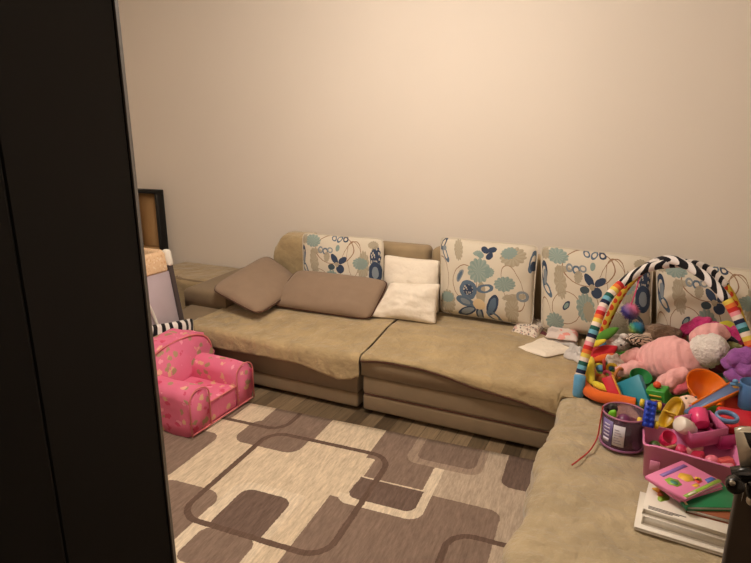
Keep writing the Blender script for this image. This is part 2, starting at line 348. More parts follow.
def cushion(name, c, T, mat, parent=None, n=30, pinch=.05, wr=.004, seed=0, piping=None, p=2.6, sag=0, cr=.05):
    """pillow stretched over four corners c = [bl, br, tr, tl]; T = full thickness"""
    bl, br, tr, tl = [V(x) for x in c]; nr = ((br - bl).cross(tl - bl)).normalized()
    bm = bmesh.new(); uvl = bm.loops.layers.uv.verify()
    def P(u, v, s):
        a = 2 * u - 1; b = 2 * v - 1
        pu = a * (1 - pinch * (1 - b * b)); pv = b * (1 - pinch * (1 - a * a))
        k_ = 1 - cr * (a * a * b * b) ** 4; pu *= k_; pv *= k_
        uu = (pu + 1) / 2; vv = (pv + 1) / 2
        q = bl * (1 - uu) * (1 - vv) + br * uu * (1 - vv) + tr * uu * vv + tl * (1 - uu) * vv
        th = T / 2 * (max(0, 1 - abs(a) ** p) * max(0, 1 - abs(b) ** p)) ** .55
        w_ = noise.noise(V((u * 3.2, v * 3.2, seed + s))) * wr * 2 + noise.noise(V((u * 8, v * 8, seed * 2 + s))) * wr
        q = q + nr * s * (th + w_ * (1 if th > .004 else 0))
        q.z -= sag * (1 - a * a) * (1 if b > 0 else 0) * b
        return q
    F = {}
    for s in (1, -1):
        for i in range(n + 1):
            for j in range(n + 1):
                if s == -1 and (i in (0, n) or j in (0, n)): F[s, i, j] = F[1, i, j]
                else: F[s, i, j] = bm.verts.new(P(i / n, j / n, s))
    for s in (1, -1):
        for i in range(n):
            for j in range(n):
                ij = [(i, j), (i + 1, j), (i + 1, j + 1), (i, j + 1)]
                if s == -1: ij = ij[::-1]
                f = bm.faces.new([F[s, a, b] for a, b in ij])
                for lp_, (a, b) in zip(f.loops, ij): lp_[uvl].uv = (a / n, b / n)
    o = finish(name, bm, mat, parent)
    if piping is not None:
        e = [P(i / n, 0, 1) for i in range(n)] + [P(1, i / n, 1) for i in range(n)] + [P(1 - i / n, 1, 1) for i in range(n)] + [P(0, 1 - i / n, 1) for i in range(n)]
        e = [q for k, q in enumerate(e) if k == 0 or (q - e[k - 1]).length > .002]
        pb = ntube(e, .0045, seg=8, closed=True)
        pm = finish('piping', pb, piping, o)
    return o
def sm(t): t = max(0, min(1, t)); return t * t * (3 - 2 * t)
def zs(x, y): # height of the upholstered seat
    return .378 + .012 * sm((x + 1.6) / .12) + .055 * sm((y - 2.9) / .45) * (1 - .55 * sm((x + .7) / .55))
def slab(bm, x0, x1, y0, y1, z0, top, r=.03, nx=24, ny=16):
    """upholstered block with a crowned top"""
    def E(a, b, n):
        o = [a, a + r * .08, a + r * .3, a + r * .6, a + r]; o += [a + r + (b - a - 2 * r) * k / n for k in range(1, n)]; return o + [b - r, b - r * .6, b - r * .3, b - r * .08, b]
    X = E(x0, x1, nx); Y = E(y0, y1, ny); G = {}
    for i, x in enumerate(X):
        for j, y in enumerate(Y):
            d = min(x - x0, x1 - x, y - y0, y1 - y); t = max(0, 1 - d / r); dz = r * (1 - math.sqrt(max(0, 1 - t * t)))
            G[i, j] = bm.verts.new((x, y, top(x, y) - dz))
    ni, nj = len(X) - 1, len(Y) - 1
    for i in range(ni):
        for j in range(nj): bm.faces.new((G[i, j], G[i + 1, j], G[i + 1, j + 1], G[i, j + 1]))
    loop = [(i, 0) for i in range(ni)] + [(ni, j) for j in range(nj)] + [(i, nj) for i in range(ni, 0, -1)] + [(0, j) for j in range(nj, 0, -1)]
    base = [bm.verts.new((G[k].co.x, G[k].co.y, z0)) for k in loop]
    for k in range(len(loop)):
        k2 = (k + 1) % len(loop); bm.faces.new((G[loop[k]], G[loop[k2]], base[k2], base[k]))
    bm.faces.new(base); return bm
def wr(x, y, s=0, a=.004): return a * (noise.noise(V((x * 5 + s, y * 5, s))) + .6 * noise.noise(V((x * 13, y * 9 + s, 3 + s))) + .35 * noise.noise(V((x * 30, y * 26 + s, 3 + s))))
def solid(bm, G, ni, nj, t):
    """give a grid of verts G[i,j] a thickness t downwards / inwards"""
    bmesh.ops.recalc_face_normals(bm, faces=bm.faces); bm.normal_update()
    nz = sum(f.normal.z for f in bm.faces)
    if nz < 0: bmesh.ops.reverse_faces(bm, faces=bm.faces); bm.normal_update()
    H = {k: bm.verts.new(v.co - v.normal * t) for k, v in G.items()}
    for i in range(ni):
        for j in range(nj): bm.faces.new((H[i, j], H[i, j + 1], H[i + 1, j + 1], H[i + 1, j]))
    for i in range(ni):
        for j in (0, nj): bm.faces.new((G[i, j], G[i + 1, j], H[i + 1, j], H[i, j]))
    for j in range(nj):
        for i in (0, ni): bm.faces.new((G[i, j], G[i, j + 1], H[i, j + 1], H[i, j]))
    return bm
def drape(name, colf, ni, nj, mat, t=.006, s=0, a=.004):
    """colf(i/ni) -> polyline of points from back over the edge and down"""
    bm = bmesh.new(); G = {}
    for i in range(ni + 1):
        pl = colf(i / ni); L = [0]
        for k in range(1, len(pl)): L.append(L[-1] + (pl[k] - pl[k - 1]).length)
        for j in range(nj + 1):
            d = L[-1] * j / nj; k = 1
            while k < len(L) - 1 and L[k] < d: k += 1
            f = (d - L[k - 1]) / max(1e-6, L[k] - L[k - 1]); q = pl[k - 1].lerp(pl[k], min(1, f))
            G[i, j] = bm.verts.new(q)
    for i in range(ni):
        for j in range(nj): bm.faces.new((G[i, j], G[i + 1, j], G[i + 1, j + 1], G[i, j + 1]))
    bmesh.ops.recalc_face_normals(bm, faces=bm.faces); bm.normal_update()
    if sum(f.normal.z for f in bm.faces) < 0: bmesh.ops.reverse_faces(bm, faces=bm.faces); bm.normal_update()
    mv = {k: abs(wr(v.co.x, v.co.y + v.co.z, s, a)) + a * .5 for k, v in G.items()}
    for k, v in G.items(): v.co = v.co + v.normal * mv[k]
    solid(bm, G, ni, nj, t)
    return recenter(finish(name, bm, mat))
def settle(t):
    """move an Empty built at the world origin to the middle of its base"""
    ms = []
    def rec(o):
        for c in o.children: ms.append(c); rec(c)
    rec(t)
    vs = [v.co for o in ms for v in o.data.vertices]
    c = V(((min(v.x for v in vs) + max(v.x for v in vs)) / 2, (min(v.y for v in vs) + max(v.y for v in vs)) / 2, min(v.z for v in vs)))
    for o in ms: o.data.transform(Matrix.Translation(-c))
    t.location = c; return t
# ---------------------------------------------------------------- room shell
YW = 4.08
struct('floor', nbox(-4.6, 1.8, -1.6, YW + .1, -.08, 0), M_FLOOR)
struct('wall_back', nbox(-4.6, 1.8, YW, YW + .1, 0, 3.0), M_WALL)
struct('wall_left', nbox(-4.7, -4.6, -1.6, YW + .1, 0, 3.0), M_WALL)
struct('wall_right', nbox(1.8, 1.9, -1.6, YW + .1, 0, 3.0), M_WALL)
struct('ceiling', nbox(-4.7, 1.9, -1.6, YW + .1, 3.0, 3.1), M_CEIL)
bm = nbox(-4.6, -.62, .27, .39, 0, 3.0); box(bm, .62, 1.8, .27, .39, 0, 3.0); box(bm, -.62, .62, .27, .39, 2.2, 3.0)
struct('wall_front', bm, M_WALL)
# the dark doorway the photograph is taken through: lining boards, edge band, stop
bm = nbox(-.62, -.45, .276, .397, 0, 2.2, .002, 1); box(bm, .50, .62, .276, .397, 0, 2.2); box(bm, -.45, .50, .276, .397, 2.14, 2.2)
struct('trim_1', bm, M_WENGE)
bm = bmesh.new(); fill(bm, [(-.62, .397), (-.4502, .397), (-.4495, .3985), (-.467, .418), (-.62, .418)], 2.2); struct('trim_2', bm, M_EDGE)
struct('trim_3', nbox(-.62, -.447, .12, .2755, 0, 2.2, .003, 1), M_FRAME2)
# ---------------------------------------------------------------- rug
me_bm = bmesh.new(); nx, ny = 60, 50; RW, RH = 2.6, 2.05
G = {}
for i in range(nx + 1):
    for j in range(ny + 1): G[i, j] = me_bm.verts.new((-.50 + (RW - .1) * i / nx, -RH * j / ny, 0))
for i in range(nx):
    for j in range(ny): me_bm.faces.new((G[i, j], G[i, j + 1], G[i + 1, j + 1], G[i + 1, j]))
r = bmesh.ops.extrude_face_region(me_bm, geom=list(me_bm.faces)); bmesh.ops.translate(me_bm, verts=[v for v in r['geom'] if isinstance(v, bmesh.types.BMVert)], vec=(0, 0, .012))
rug = finish('rug', me_bm, rug_material()); rug.location = V((-2.1540, 2.6820, 0.0120)); rug.location.z = .001; rug.rotation_euler.z = math.radians(3.7)
tag(rug, 'cream rug with brown overlapping rounded rectangles lying in front of the sofa', 'rug')
# ---------------------------------------------------------------- sofa sections
def seam(par, x0, x1, y, z, mat=M_PIPE, r=.004): finish('seam', ntube([V((x0 + (x1 - x0) * k / 20, y, z)) for k in range(21)], r, 8), mat, par)
def sofa_section(label, x0, x1, bands):
    t = thing('sofa_section', label, 'sofa')
    zb = .025
    for k, (za, zc) in enumerate(bands):
        if k < len(bands) - 1: finish('base', nbox(x0 + .004, x1 - .004, 2.895, 3.98, za, zc - .004, .016, 4), M_SOFA, t)
        else: finish('seat_cushion', slab(bmesh.new(), x0, x1, 2.885, 3.82, za, zs, .045), M_SOFA, t)
    for q, (za, zc) in enumerate(bands[1:]): seam(t, x0 + .015, x1 - .015, 2.899, za - .002, M_PIPE, .005)
    for x in (x0 + .08, x1 - .08):
        for y in (2.98, 3.88): finish('foot', nlathe([(.022, 0), (.028, .03)], 16, Matrix.Translation((x, y, 0))), M_WENGE, t)
    return t
s1 = sofa_section('left brown sofa section with an arm cushion end beside the cot', -3.16, -1.503, [(.028, .135), (.135, .365)][:1] + [(.137, .37)])
finish('backrest', nbox(-2.66, -1.405, 3.84, 3.99, .36, .905, .045, 5), M_SUEDE, s1)
# the low arm block at the left end
bm = slab(bmesh.new(), -3.19, -2.78, 3.20, 3.98, .40, lambda x, y: .55 + .02 * sm((y - 3.2) / .6), .04); finish('armrest', bm, M_SOFA, s1)
settle(s1)
s2 = sofa_section('middle brown sofa section with three stacked bands along its front', -1.474, -.268, [(.028, .137), (.139, .262), (.264, .37)])
finish('backrest', nbox(-1.385, -.30, 3.84, 3.99, .36, .905, .045, 5), M_SUEDE, s2)
settle(s2)
s3 = thing('sofa_section', 'corner sofa section running towards the doorway under the toys', 'sofa')
def zc(x, y): return .366 + .02 * sm((y - 2.8) / .4)
finish('base', nbox(-.245, 1.05, 1.52, 3.98, .028, .26, .018, 4), M_SOFA, s3)
finish('seat_cushion', slab(bmesh.new(), -.25, 1.05, 1.505, 3.82, .262, zc, .04, 20, 30), M_SOFA, s3)
finish('backrest', nbox(-.275, 1.25, 3.84, 3.99, .36, .895, .045, 5), M_SUEDE, s3)
for x in (-.17, .95):
    for y in (1.68, 3.88): finish('foot', nlathe([(.022, .0145), (.028, .03)], 16, Matrix.Translation((x, y, 0))), M_WENGE, s3)
settle(s3)
# daybed at the far left
t = thing('daybed', 'low daybed under a beige cover against the wall at the left', 'bed')
finish('base', nbox(-3.98, -3.26, 3.56, 4.04, .03, .44, .03, 4), M_SOFA, t)
def colf(s):
    x = -4.0 + .76 * s; y1 = 4.06
    return [V((x, y1, .505)), V((x, 3.60, .50 + .006 * math.sin(9 * x))), V((x, 3.56, .49)), V((x, 3.54, .46)), V((x, 3.535, .12))]
bm = bmesh.new(); c = drape('cover', colf, 40, 40, M_THROW, .008, 4, .006); c.data.transform(Matrix.Translation(c.location)); c.location = (0, 0, 0); c.parent = t
c2 = finish('mattress', nbox(-3.985, -3.25, 3.555, 4.05, .44, .498, .008, 2), M_SOFA, t)
settle(t)
# ---------------------------------------------------------------- blankets on the seats
def edge_profile(x, yb, zl, r=.035, yo=2.868, z=zs):
    pts = [V((x, yb + (2.93 - yb) * k / 8, z(x, max(2.93, yb + (2.93 - yb) * k / 8)) + .004)) for k in range(9)]
    zt = z(x, 2.93) + .004
    for a in (20, 45, 70, 90): pts.append(V((x, 2.91 - (2.91 - yo) * math.sin(math.radians(a)), zt - r * (1 - math.cos(math.radians(a))))))
    pts.append(V((x, yo - .004, zl))); return pts
def interp(tab, x):
    if x <= tab[0][0]: return tab[0][1]
    for (a, b), (c, d) in zip(tab, tab[1:]):
        if x <= c: return b + (d - b) * sm((x - a) / (c - a)) if False else b + (d - b) * (x - a) / (c - a)
    return tab[-1][1]
Z1 = [(-2.95, .30), (-2.55, .262), (-2.2, .272), (-1.9, .268), (-1.62, .215), (-1.53, .235), (-1.49, .262)]
def b1(s):
    x = -2.88 + 1.402 * s; yb = 3.40 + .28 * sm((x + 2.95) / .5)
    if x < -2.72: yb = 3.02 + (3.50 - 3.02) * sm((x + 2.88) / .16)
    return edge_profile(x, yb, interp(Z1, x))
o = drape('throw_blanket', b1, 110, 70, M_THROW, .006, 1, .013)
tag(o, 'olive beige plush blanket spread over the left sofa section, hanging over its front', 'blanket')
Z2 = [(-1.466, .368), (-1.3, .380), (-1.08, .378), (-.9, .360), (-.78, .338), (-.49, .305), (-.36, .278), (-.300, .262), (-.285, .38), (-.18, .39)]
def b2(s):
    x = -1.466 + 1.276 * s; bp = sm((x + 1.46) / .1) * sm((-.72 - x) / .35); return edge_profile(x, 3.74, interp(Z2, x), r=.014 if x < -.8 else .014 + .02 * sm((x + .8) / .2), yo=2.868 + .022 * bp)
o = drape('throw_blanket', b2, 100, 70, M_THROW, .007, 2, .009)
tag(o, 'olive beige blanket with a dark red edge covering the middle sofa section', 'blanket')
loc = o.location.copy()
pts = [V(b2(k / 60 * .91)[-1]) + V((0, -.008, -.002)) - loc for k in range(61)]
finish('edging', ntube(pts, .0055, 8), M_PIPE, o)
def b3(s): # columns run from the right towards the left edge and down it
    y = 1.535 + 1.335 * s; pts = [V((1.03 - 1.24 * k / 12, y, zc(0, y) + .004)) for k in range(13)]
    k_ = .012 * math.sin(y * 9) + .008 * math.sin(y * 23)
    k_ *= sm((2.87 - y) / .2); zt = zc(0, y) + .004
    return pts + [V((-.245 - .4 * abs(k_), y, zt - .003)), V((-.272 - k_ * .6, y, zt - .018)), V((-.285 - k_, y, zt - .045)), V((-.292 - k_ * 1.5, y, .12 + .02 * math.sin(y * 7)))]
o = drape('throw_blanket', b3, 130, 120, M_THROW2, .007, 3, .016)
tag(o, 'beige plush blanket over the near corner seat, under the books and pink tub', 'blanket')
# throw over the left end of the backrest
def b4(s):
    x = -2.735 + .30 * s
    f = sm((x + 2.735) / .09); zt = .920 - .10 * (1 - f)
    if s < .001: zt = .78
    return [V((x, 4.0, .55)), V((x, 4.0, zt - .03)), V((x, 3.97, zt - .005)), V((x, 3.88, zt)), V((x, 3.80, zt - .02)), V((x, 3.778, zt - .06)), V((x, 3.772, .50))]
o = drape('backrest_throw', b4, 40, 60, M_THROW, .006, 5, .007); o.name = 'throw_blanket'
tag(o, 'folded beige throw hung over the left end of the sofa back behind the loose cushion', 'blanket')
# ---------------------------------------------------------------- cushions
def cush(name, label, cat, *a, group=None, **k):
    o = cushion(name, *a, **k)
    c0 = V((0, 0, 0)); vs = [v.co for v in o.data.vertices]
    c = V(((min(v.x for v in vs) + max(v.x for v in vs)) / 2, (min(v.y for v in vs) + max(v.y for v in vs)) / 2, min(v.z for v in vs)))
    for q in [o] + list(o.children): q.data.transform(Matrix.Translation(-c))
    o.location = c; return tag(o, label, cat, group)
cush('floral_cushion', 'floral back cushion half hidden behind the long brown cushion', 'cushion',
     [V((-2.3880, 3.6600, 0.4270)), V((-1.6750, 3.6600, 0.4550)), V((-1.7190, 3.7500, 0.9620)), V((-2.4350, 3.7500, 0.9550))], .13, M_FLB, seed=1, pinch=.025, piping=M_FLB)
cush('floral_cushion', 'floral back cushion with the large blue flower, beside the two white pillows', 'cushion',
     [V((-1.2300, 3.6400, 0.4900)), V((-0.5820, 3.6400, 0.4750)), V((-0.5970, 3.7300, 1.0060)), V((-1.2770, 3.7300, 1.0170))], .17, M_FLA, seed=2, pinch=.03, piping=M_FLA)
cush('floral_cushion', 'floral back cushion behind the folded baby clothes, left of the play gym', 'cushion',
     [V((-0.5300, 3.6400, 0.4690)), V((0.1230, 3.6400, 0.4770)), V((0.0820, 3.7300, 0.9940)), V((-0.5870, 3.7300, 1.0100))], .17, M_FLB, seed=3, pinch=.025, piping=M_FLB)
cush('floral_cushion', 'floral back cushion seen through and right of the zebra arches, in the corner', 'cushion',
     [V((0.1520, 3.6400, 0.4690)), V((0.7540, 3.6400, 0.4780)), V((0.7110, 3.7300, 0.9570)), V((0.0930, 3.7300, 0.9890))], .17, M_FLB, seed=4, pinch=.025, piping=M_FLB)
cush('long_cushion', 'long low brown cushion leaning on the left floral cushion', 'cushion',
     [V((-2.4700, 3.3200, 0.4680)), V((-1.6450, 3.3600, 0.4550)), V((-1.6180, 3.6200, 0.6790)), V((-2.3950, 3.6000, 0.6860))], .14, M_SOFA2, seed=5, pinch=.0, p=3.4, cr=.07, piping=M_PIPE, wr=.003)
L_ = V((-2.8550, 3.1250, 0.5950)); B_ = V((-2.3810, 3.0670, 0.4750)); T_ = V((-2.7930, 3.7600, 0.7390))
cush('loose_cushion', 'square brown cushion tilted against the arm at the left end of the sofa', 'cushion',
     [L_, B_, V((-2.3650, 3.6600, 0.5620)), T_], .14, M_SOFA2, seed=6, pinch=.0, cr=.10, p=3.2, piping=M_PIPE, wr=.004)
cush('white_pillow', 'upright white pillow leaning on the sofa back beside the floral cushion', 'pillow',
     [V((-1.7000, 3.6600, 0.4520)), V((-1.2360, 3.6600, 0.4690)), V((-1.2610, 3.7200, 0.8480)), V((-1.7050, 3.7200, 0.8520))], .17, M_WHITE, seed=7, pinch=.05, wr=.006, p=2.2)
cush('white_pillow', 'white pillow lying slumped on the seat in front of the upright white one', 'pillow',
     [V((-1.6750, 3.4040, 0.4600)), V((-1.1830, 3.4460, 0.4600)), V((-1.2050, 3.5700, 0.7220)), V((-1.5830, 3.5600, 0.6890))], .15, M_WHITE, seed=8, pinch=.07, wr=.01, p=2.0)
# ---------------------------------------------------------------- cabinet at the far left
t = thing('shelf_cabinet', 'black open cabinet with a tan inside against the back wall at the far left', 'cabinet')
x0, x1, y0, y1, zt = -4.598, -4.215, YW - .09, YW - .004, 1.195
finish('side_panel', nbox(x1 - .035, x1, y0, y1, 0, zt - .035, .002, 1), M_WENGE, t)
finish('side_panel', nbox(x0, x0 + .035, y0, y1, 0, zt - .035, .002, 1), M_WENGE, t)
finish('top', nbox(x0, x1, y0, y1, zt - .035, zt, .002, 1), M_WENGE, t)
finish('back_panel', nbox(x0 + .035, x1 - .035, y1 - .012, y1, .05, zt - .035), M_SHELFIN, t)
finish('shelf', nbox(x0 + .035, x1 - .035, y0 + .005, y1 - .012, .60, .63), M_SHELFIN, t)
finish('shelf', nbox(x0 + .035, x1 - .035, y0 + .005, y1 - .012, .05, .08), M_SHELFIN, t)
finish('lining', nbox(x0 + .035, x0 + .042, y0 + .005, y1 - .012, .64, zt - .035), M_SHELFIN, t)
settle(t)
# ---------------------------------------------------------------- travel cot
M_MESH = fabric('lilac_mesh', (190, 172, 180), .04, .3, 600, 3); M_PEACH = print_mat('peach_print', (224, 190, 152), [(206, 160, 120), (236, 214, 184), (214, 172, 140)], 60, .4)
M_DGREY = fabric('dark_webbing', (70, 60, 58), .05, .3); M_WPL = plastic('white_plastic', (232, 226, 214), .35)
t = thing('travel_cot', 'baby travel cot with lilac mesh side and peach top rail behind the doorway', 'cot')
X1, Y0, Y1, X0, ZT = -2.945, 1.95, 2.835, -3.60, .935
for (a, b, c, d) in ((X1 - .012, X1, Y0, Y1), (X0, X0 + .012, Y0, Y1)):
    finish('mesh_side', nbox(a, b, c + .02, d - .02, .10, ZT - .14), M_MESH, t)
for (c, d) in ((Y0, Y0 + .012), (Y1 - .012, Y1)): finish('mesh_side', nbox(X0 + .02, X1 - .02, c, d, .10, ZT - .14), M_MESH, t)
for (a, b, c, d) in ((X1 - .035, X1 + .010, Y0 + .04, Y1 - .03), (X0 - .010, X0 + .035, Y0 + .04, Y1 - .03)): finish('top_rail', nbox(a, b, c, d, ZT - .14, ZT, .02, 4), M_PEACH, t)
for (c, d) in ((Y0 - .010, Y0 + .035), (Y1 - .035, Y1 + .010)): finish('top_rail', nbox(X0 + .04, X1 - .04, c, d, ZT - .14, ZT, .02, 4), M_PEACH, t)
for x in (X0, X1):
    for y in (Y0, Y1):
        finish('corner_cap', nbox(x - .036, x + .020, y - .03, y + .022, ZT - .11, ZT + .006, .022, 4), M_WPL, t)
        bm = nbox(x - .016, x + .010, y - .026, y + .012, 0, ZT - .10, .004, 2); finish('corner_post', bm, M_DGREY, t)
finish('floor_panel', nbox(X0 + .02, X1 - .02, Y0 + .02, Y1 - .02, .06, .10, .01, 2), M_DGREY, t)
for o in t.children: # the sides splay outwards towards the floor
    for v in o.data.vertices:
        xc = (X0 + X1) / 2; v.co.x = xc + (v.co.x - xc) * (1 + .47 * (ZT - v.co.z))
settle(t)
# white hoop leaning by the cot
hp = [V((-2.835 - .045 * math.sin(a), 2.28 + .37 * math.copysign(abs(math.cos(a)) ** .6, math.cos(a)), .014 + .78 * math.sin(a))) for a in [math.pi * k / 60 for k in range(61)]]
o = recenter(finish('plastic_hoop', ntube(hp, .010, 10), M_WPL)); tag(o, 'white plastic hoop between the cot and the pink armchair', 'hoop')
# zebra cushion
o = cush('zebra_cushion', 'black and white zebra striped cushion behind the back of the pink armchair', 'cushion',
         [V((-2.762, 2.36, .012)), V((-2.762, 2.84, .012)), V((-2.80, 2.88, .455)), V((-2.80, 2.36, .55))], .05, zebra('zebra_cloth', 2.4, 2.5, 10, kind='UV'), seed=9, wr=.01)
# ---------------------------------------------------------------- pink foam armchair
M_PINK = print_mat('pink_print', (222, 112, 144), [(150, 146, 92), (216, 182, 134), (206, 60, 98), (240, 160, 178), (232, 180, 150), (160, 150, 100)], 17, .34, .6, bump=.5)
M_PINKP = fabric('pink_piping', (214, 120, 120), .04, .2)
t = thing('kids_armchair', 'pink printed foam kids armchair standing on the rug', 'armchair')
def soft(bm, seed, amp=.006):
    bmesh.ops.subdivide_edges(bm, edges=[e for e in bm.edges if e.calc_length() > .05], cuts=3, use_grid_fill=True)
    for v in bm.verts: v.co += V((noise.noise(v.co * 9 + V((seed, 0, 0))), noise.noise(v.co * 9 + V((0, seed, 5))), noise.noise(v.co * 9 + V((3, 0, seed))))) * amp
    return bm
CX, CY = -2.20, 2.455
def armo(y0, y1): # arm block: round on top, seen from the front (x = CX)
    n = 14; pr_ = [(y0, .006), (y1, .006)]; r = (y1 - y0) / 2; c = (y0 + y1) / 2
    for k in range(n + 1):
        a = math.pi * k / n; pr_.append((c + r * math.cos(a) * (1 if True else 0), .292 - r * .8 + r * .8 * math.sin(a)))
    bm = bmesh.new(); fill(bm, pr_, .47, bev=.018)
    return xf(bm, Matrix(((0, 0, -1, CX), (1, 0, 0, 0), (0, 1, 0, 0), (0, 0, 0, 1))))
finish('arm', soft(armo(2.165, 2.335), 1, .011), M_PINK, t); finish('arm', soft(armo(2.575, 2.745), 2, .011), M_PINK, t)
finish('seat', soft(nbox(CX - .46, CX - .008, 2.32, 2.59, .005, .165, .03, 4), 3, .008), M_PINK, t)
CY = 2.485; n = 20; pr_ = [(2.19, .006), (2.79, .006)]
for k in range(n + 1):
    a = math.pi * k / n; pr_.append((CY + .305 * math.copysign(abs(math.cos(a)) ** .75, math.cos(a)), .27 + .185 * abs(math.sin(a)) ** .8))
bm = bmesh.new(); fill(bm, pr_, .17, bev=.035)
bm = xf(bm, Matrix(((0, 0, -1, CX - .36), (1, 0, 0, 0), (0, 1, 0, 0), (0, 0, 0, 1))))
finish('backrest', soft(bm, 4, .02), M_PINK, t)
pp = [V((CX - .362 + .0, CY + .292 * math.copysign(abs(math.cos(a)) ** .75, math.cos(a)), .262 + .182 * abs(math.sin(a)) ** .8)) for a in [math.pi * k / 30 for k in range(31)]]
finish('piping', ntube(pp, .006, 8), M_PINKP, t)
for y0 in (2.25, 2.66):
    pp = [V((CX + .004, y0 + .080 * math.cos(a), .222 + .066 * math.sin(a))) for a in [math.pi * k / 16 for k in range(17)]]
    pp = [V((CX + .004, y0 + .080, .02))] + pp + [V((CX + .004, y0 - .080, .02))]
    finish('piping', ntube(pp, .0045, 8), M_PINKP, t)
finish('piping', ntube([V((CX - .004, 2.32 + .27 * k / 12, .160)) for k in range(13)], .005, 8), M_PINKP, t)
finish('piping', ntube([V((CX + .002, 2.18 + .55 * k / 12, .022)) for k in range(13)], .005, 8), M_PINKP, t)
settle(t); t.location.z += .010
# ---------------------------------------------------------------- baby clothes on the sofa
M_SPECK = print_mat('speckled_cotton', (226, 212, 196), [(90, 80, 84), (150, 120, 110), (206, 160, 150)], 55, .42, .9)
M_ROSEP = print_mat('rose_cotton', (222, 206, 198), [(226, 130, 120), (200, 184, 178), (232, 150, 140)], 16, .45, .9)
M_GREYC = fabric('pale_grey_cotton', (206, 200, 196), .05, .4, 300, 8, crease=20); M_BURG = fabric('burgundy_cotton', (104, 44, 48), .1, .4)
def cloth(bm, c, z, h, seed, n=18, amp=.012):
    """crumpled layer over quad c (world xy corners)"""
    c = [V((p[0], p[1], 0)) for p in c]; G = {}; H = {}
    for i in range(n + 1):
        for j in range(n + 1):
            u, v = i / n, j / n; q = c[0] * (1 - u) * (1 - v) + c[1] * u * (1 - v) + c[2] * u * v + c[3] * (1 - u) * v
            e = min(u, 1 - u, v, 1 - v); d = noise.noise(V((u * 4, v * 4, seed))) * amp + noise.noise(V((u * 9, v * 9, seed))) * amp * .5
            q.x += noise.noise(V((u * 3, v * 3, seed + 9))) * .015; q.y += noise.noise(V((u * 3, v * 3, seed + 19))) * .015
            G[i, j] = bm.verts.new((q.x, q.y, z + h * min(1, .25 + e * 7) + abs(d) * min(1, e * 8))); H[i, j] = bm.verts.new((q.x, q.y, z))
    for i in range(n):
        for j in range(n):
            bm.faces.new((G[i, j], G[i + 1, j], G[i + 1, j + 1], G[i, j + 1])); bm.faces.new((H[i, j], H[i, j + 1], H[i + 1, j + 1], H[i + 1, j]))
    for k in range(n):
        for j in (0, n): bm.faces.new((G[k, j], G[k + 1, j], H[k + 1, j], H[k, j])); bm.faces.new((G[j, k], G[j, k + 1], H[j, k + 1], H[j, k]))
    return bm
zt = .433
o = recenter(finish('baby_blanket', cloth(bmesh.new(), [V((-0.7060, 3.5490, 0.4500)), V((-0.5370, 3.5040, 0.4500)), V((-0.5050, 3.8070, 0.4700)), V((-0.6680, 3.8500, 0.4700))], .438, .045, 1, amp=.02), M_SPECK)); tag(o, 'crumpled speckled cloth lying between the two floral cushions', 'cloth')
o = recenter(finish('burgundy_cloth', cloth(bmesh.new(), [V((-0.7470, 3.5600, 0.4400)), V((-0.4690, 3.5870, 0.4400)), V((-0.5090, 3.7180, 0.4400)), V((-0.7000, 3.8120, 0.4400))], .440, .008, 2, amp=.008), M_BURG)); tag(o, 'dark burgundy cloth showing under the speckled one', 'cloth')
t = thing('folded_babywear', 'folded pile of pink and white baby clothes beside the speckled cloth', 'clothes')
q = [V((-0.4770, 3.4820, 0.4400)), V((-0.2900, 3.4750, 0.4400)), V((-0.3000, 3.7480, 0.4900)), V((-0.4880, 3.7720, 0.4900))]
finish('folded_layer', cloth(bmesh.new(), q, .437, .030, 3, amp=.006), M_GREYC, t)
finish('folded_layer', cloth(bmesh.new(), q, .472, .030, 4, amp=.012), M_ROSEP, t); settle(t)
o = recenter(finish('white_bib', cloth(bmesh.new(), [V((-0.6230, 3.2890, 0.4300)), V((-0.4330, 3.2200, 0.4300)), V((-0.2690, 3.4030, 0.4300)), V((-0.4860, 3.5470, 0.4300))], .440, .014, 5, amp=.016), M_WHITE)); tag(o, 'crumpled plain white cloth on the seat in front of the folded clothes', 'cloth')
o = recenter(finish('pale_bonnet', cloth(bmesh.new(), [V((-0.3360, 3.2910, 0.4400)), V((-0.2300, 3.2400, 0.4400)), V((-0.2380, 3.4610, 0.4600)), V((-0.3320, 3.4730, 0.4600))], .428, .03, 6, amp=.02), M_GREYC)); tag(o, 'small pale grey cloth against the left foot of the play gym', 'cloth')
# ---------------------------------------------------------------- play gym
M_ZA = zebra('zebra_sleeve', 9, 4, 25, (236, 228, 222), (24, 22, 28)); M_ZB = zebra('zebra_sleeve_far', 9, 5, -30, (226, 218, 214), (24, 22, 28))
M_DOT = dots('yellow_red_dots', (206, 178, 66), (190, 62, 36), 1.0, 'UV', (20, 3, 1), .38)
COLS = {'orange': (222, 104, 42), 'yellow': (222, 200, 62), 'blue': (92, 150, 186), 'green': (84, 138, 50), 'red': (198, 44, 54), 'pink': (226, 84, 132)}
FB = {k: fabric('plush_' + k, v, .08, .35, 300, 12) for k, v in COLS.items()}
gym = thing('play_gym', 'baby play gym with two crossed zebra and rainbow striped arches, full of toys', 'play gym')
A1 = spline([(-.208, 2.885, .40), (-.207, 2.92, .521), (-.164, 3.02, .742), (-.116, 3.12, .885), (.013, 3.25, 1.000), (.154, 3.35, 1.034), (.304, 3.45, 1.016), (.414, 3.47, .938), (.505, 3.49, .805), (.58, 3.50, .60), (.59, 3.50, .42)], 10)
A2 = spline([(-.15, 3.50, .42), (-.155, 3.50, .50), (-.122, 3.49, .65), (-.052, 3.47, .844), (.045, 3.43, .985), (.155, 3.33, 1.060), (.293, 3.23, 1.02), (.385, 3.16, .95), (.453, 3.12, .86), (.54, 3.05, .705), (.62, 3.0, .50), (.63, 2.99, .40)], 10)
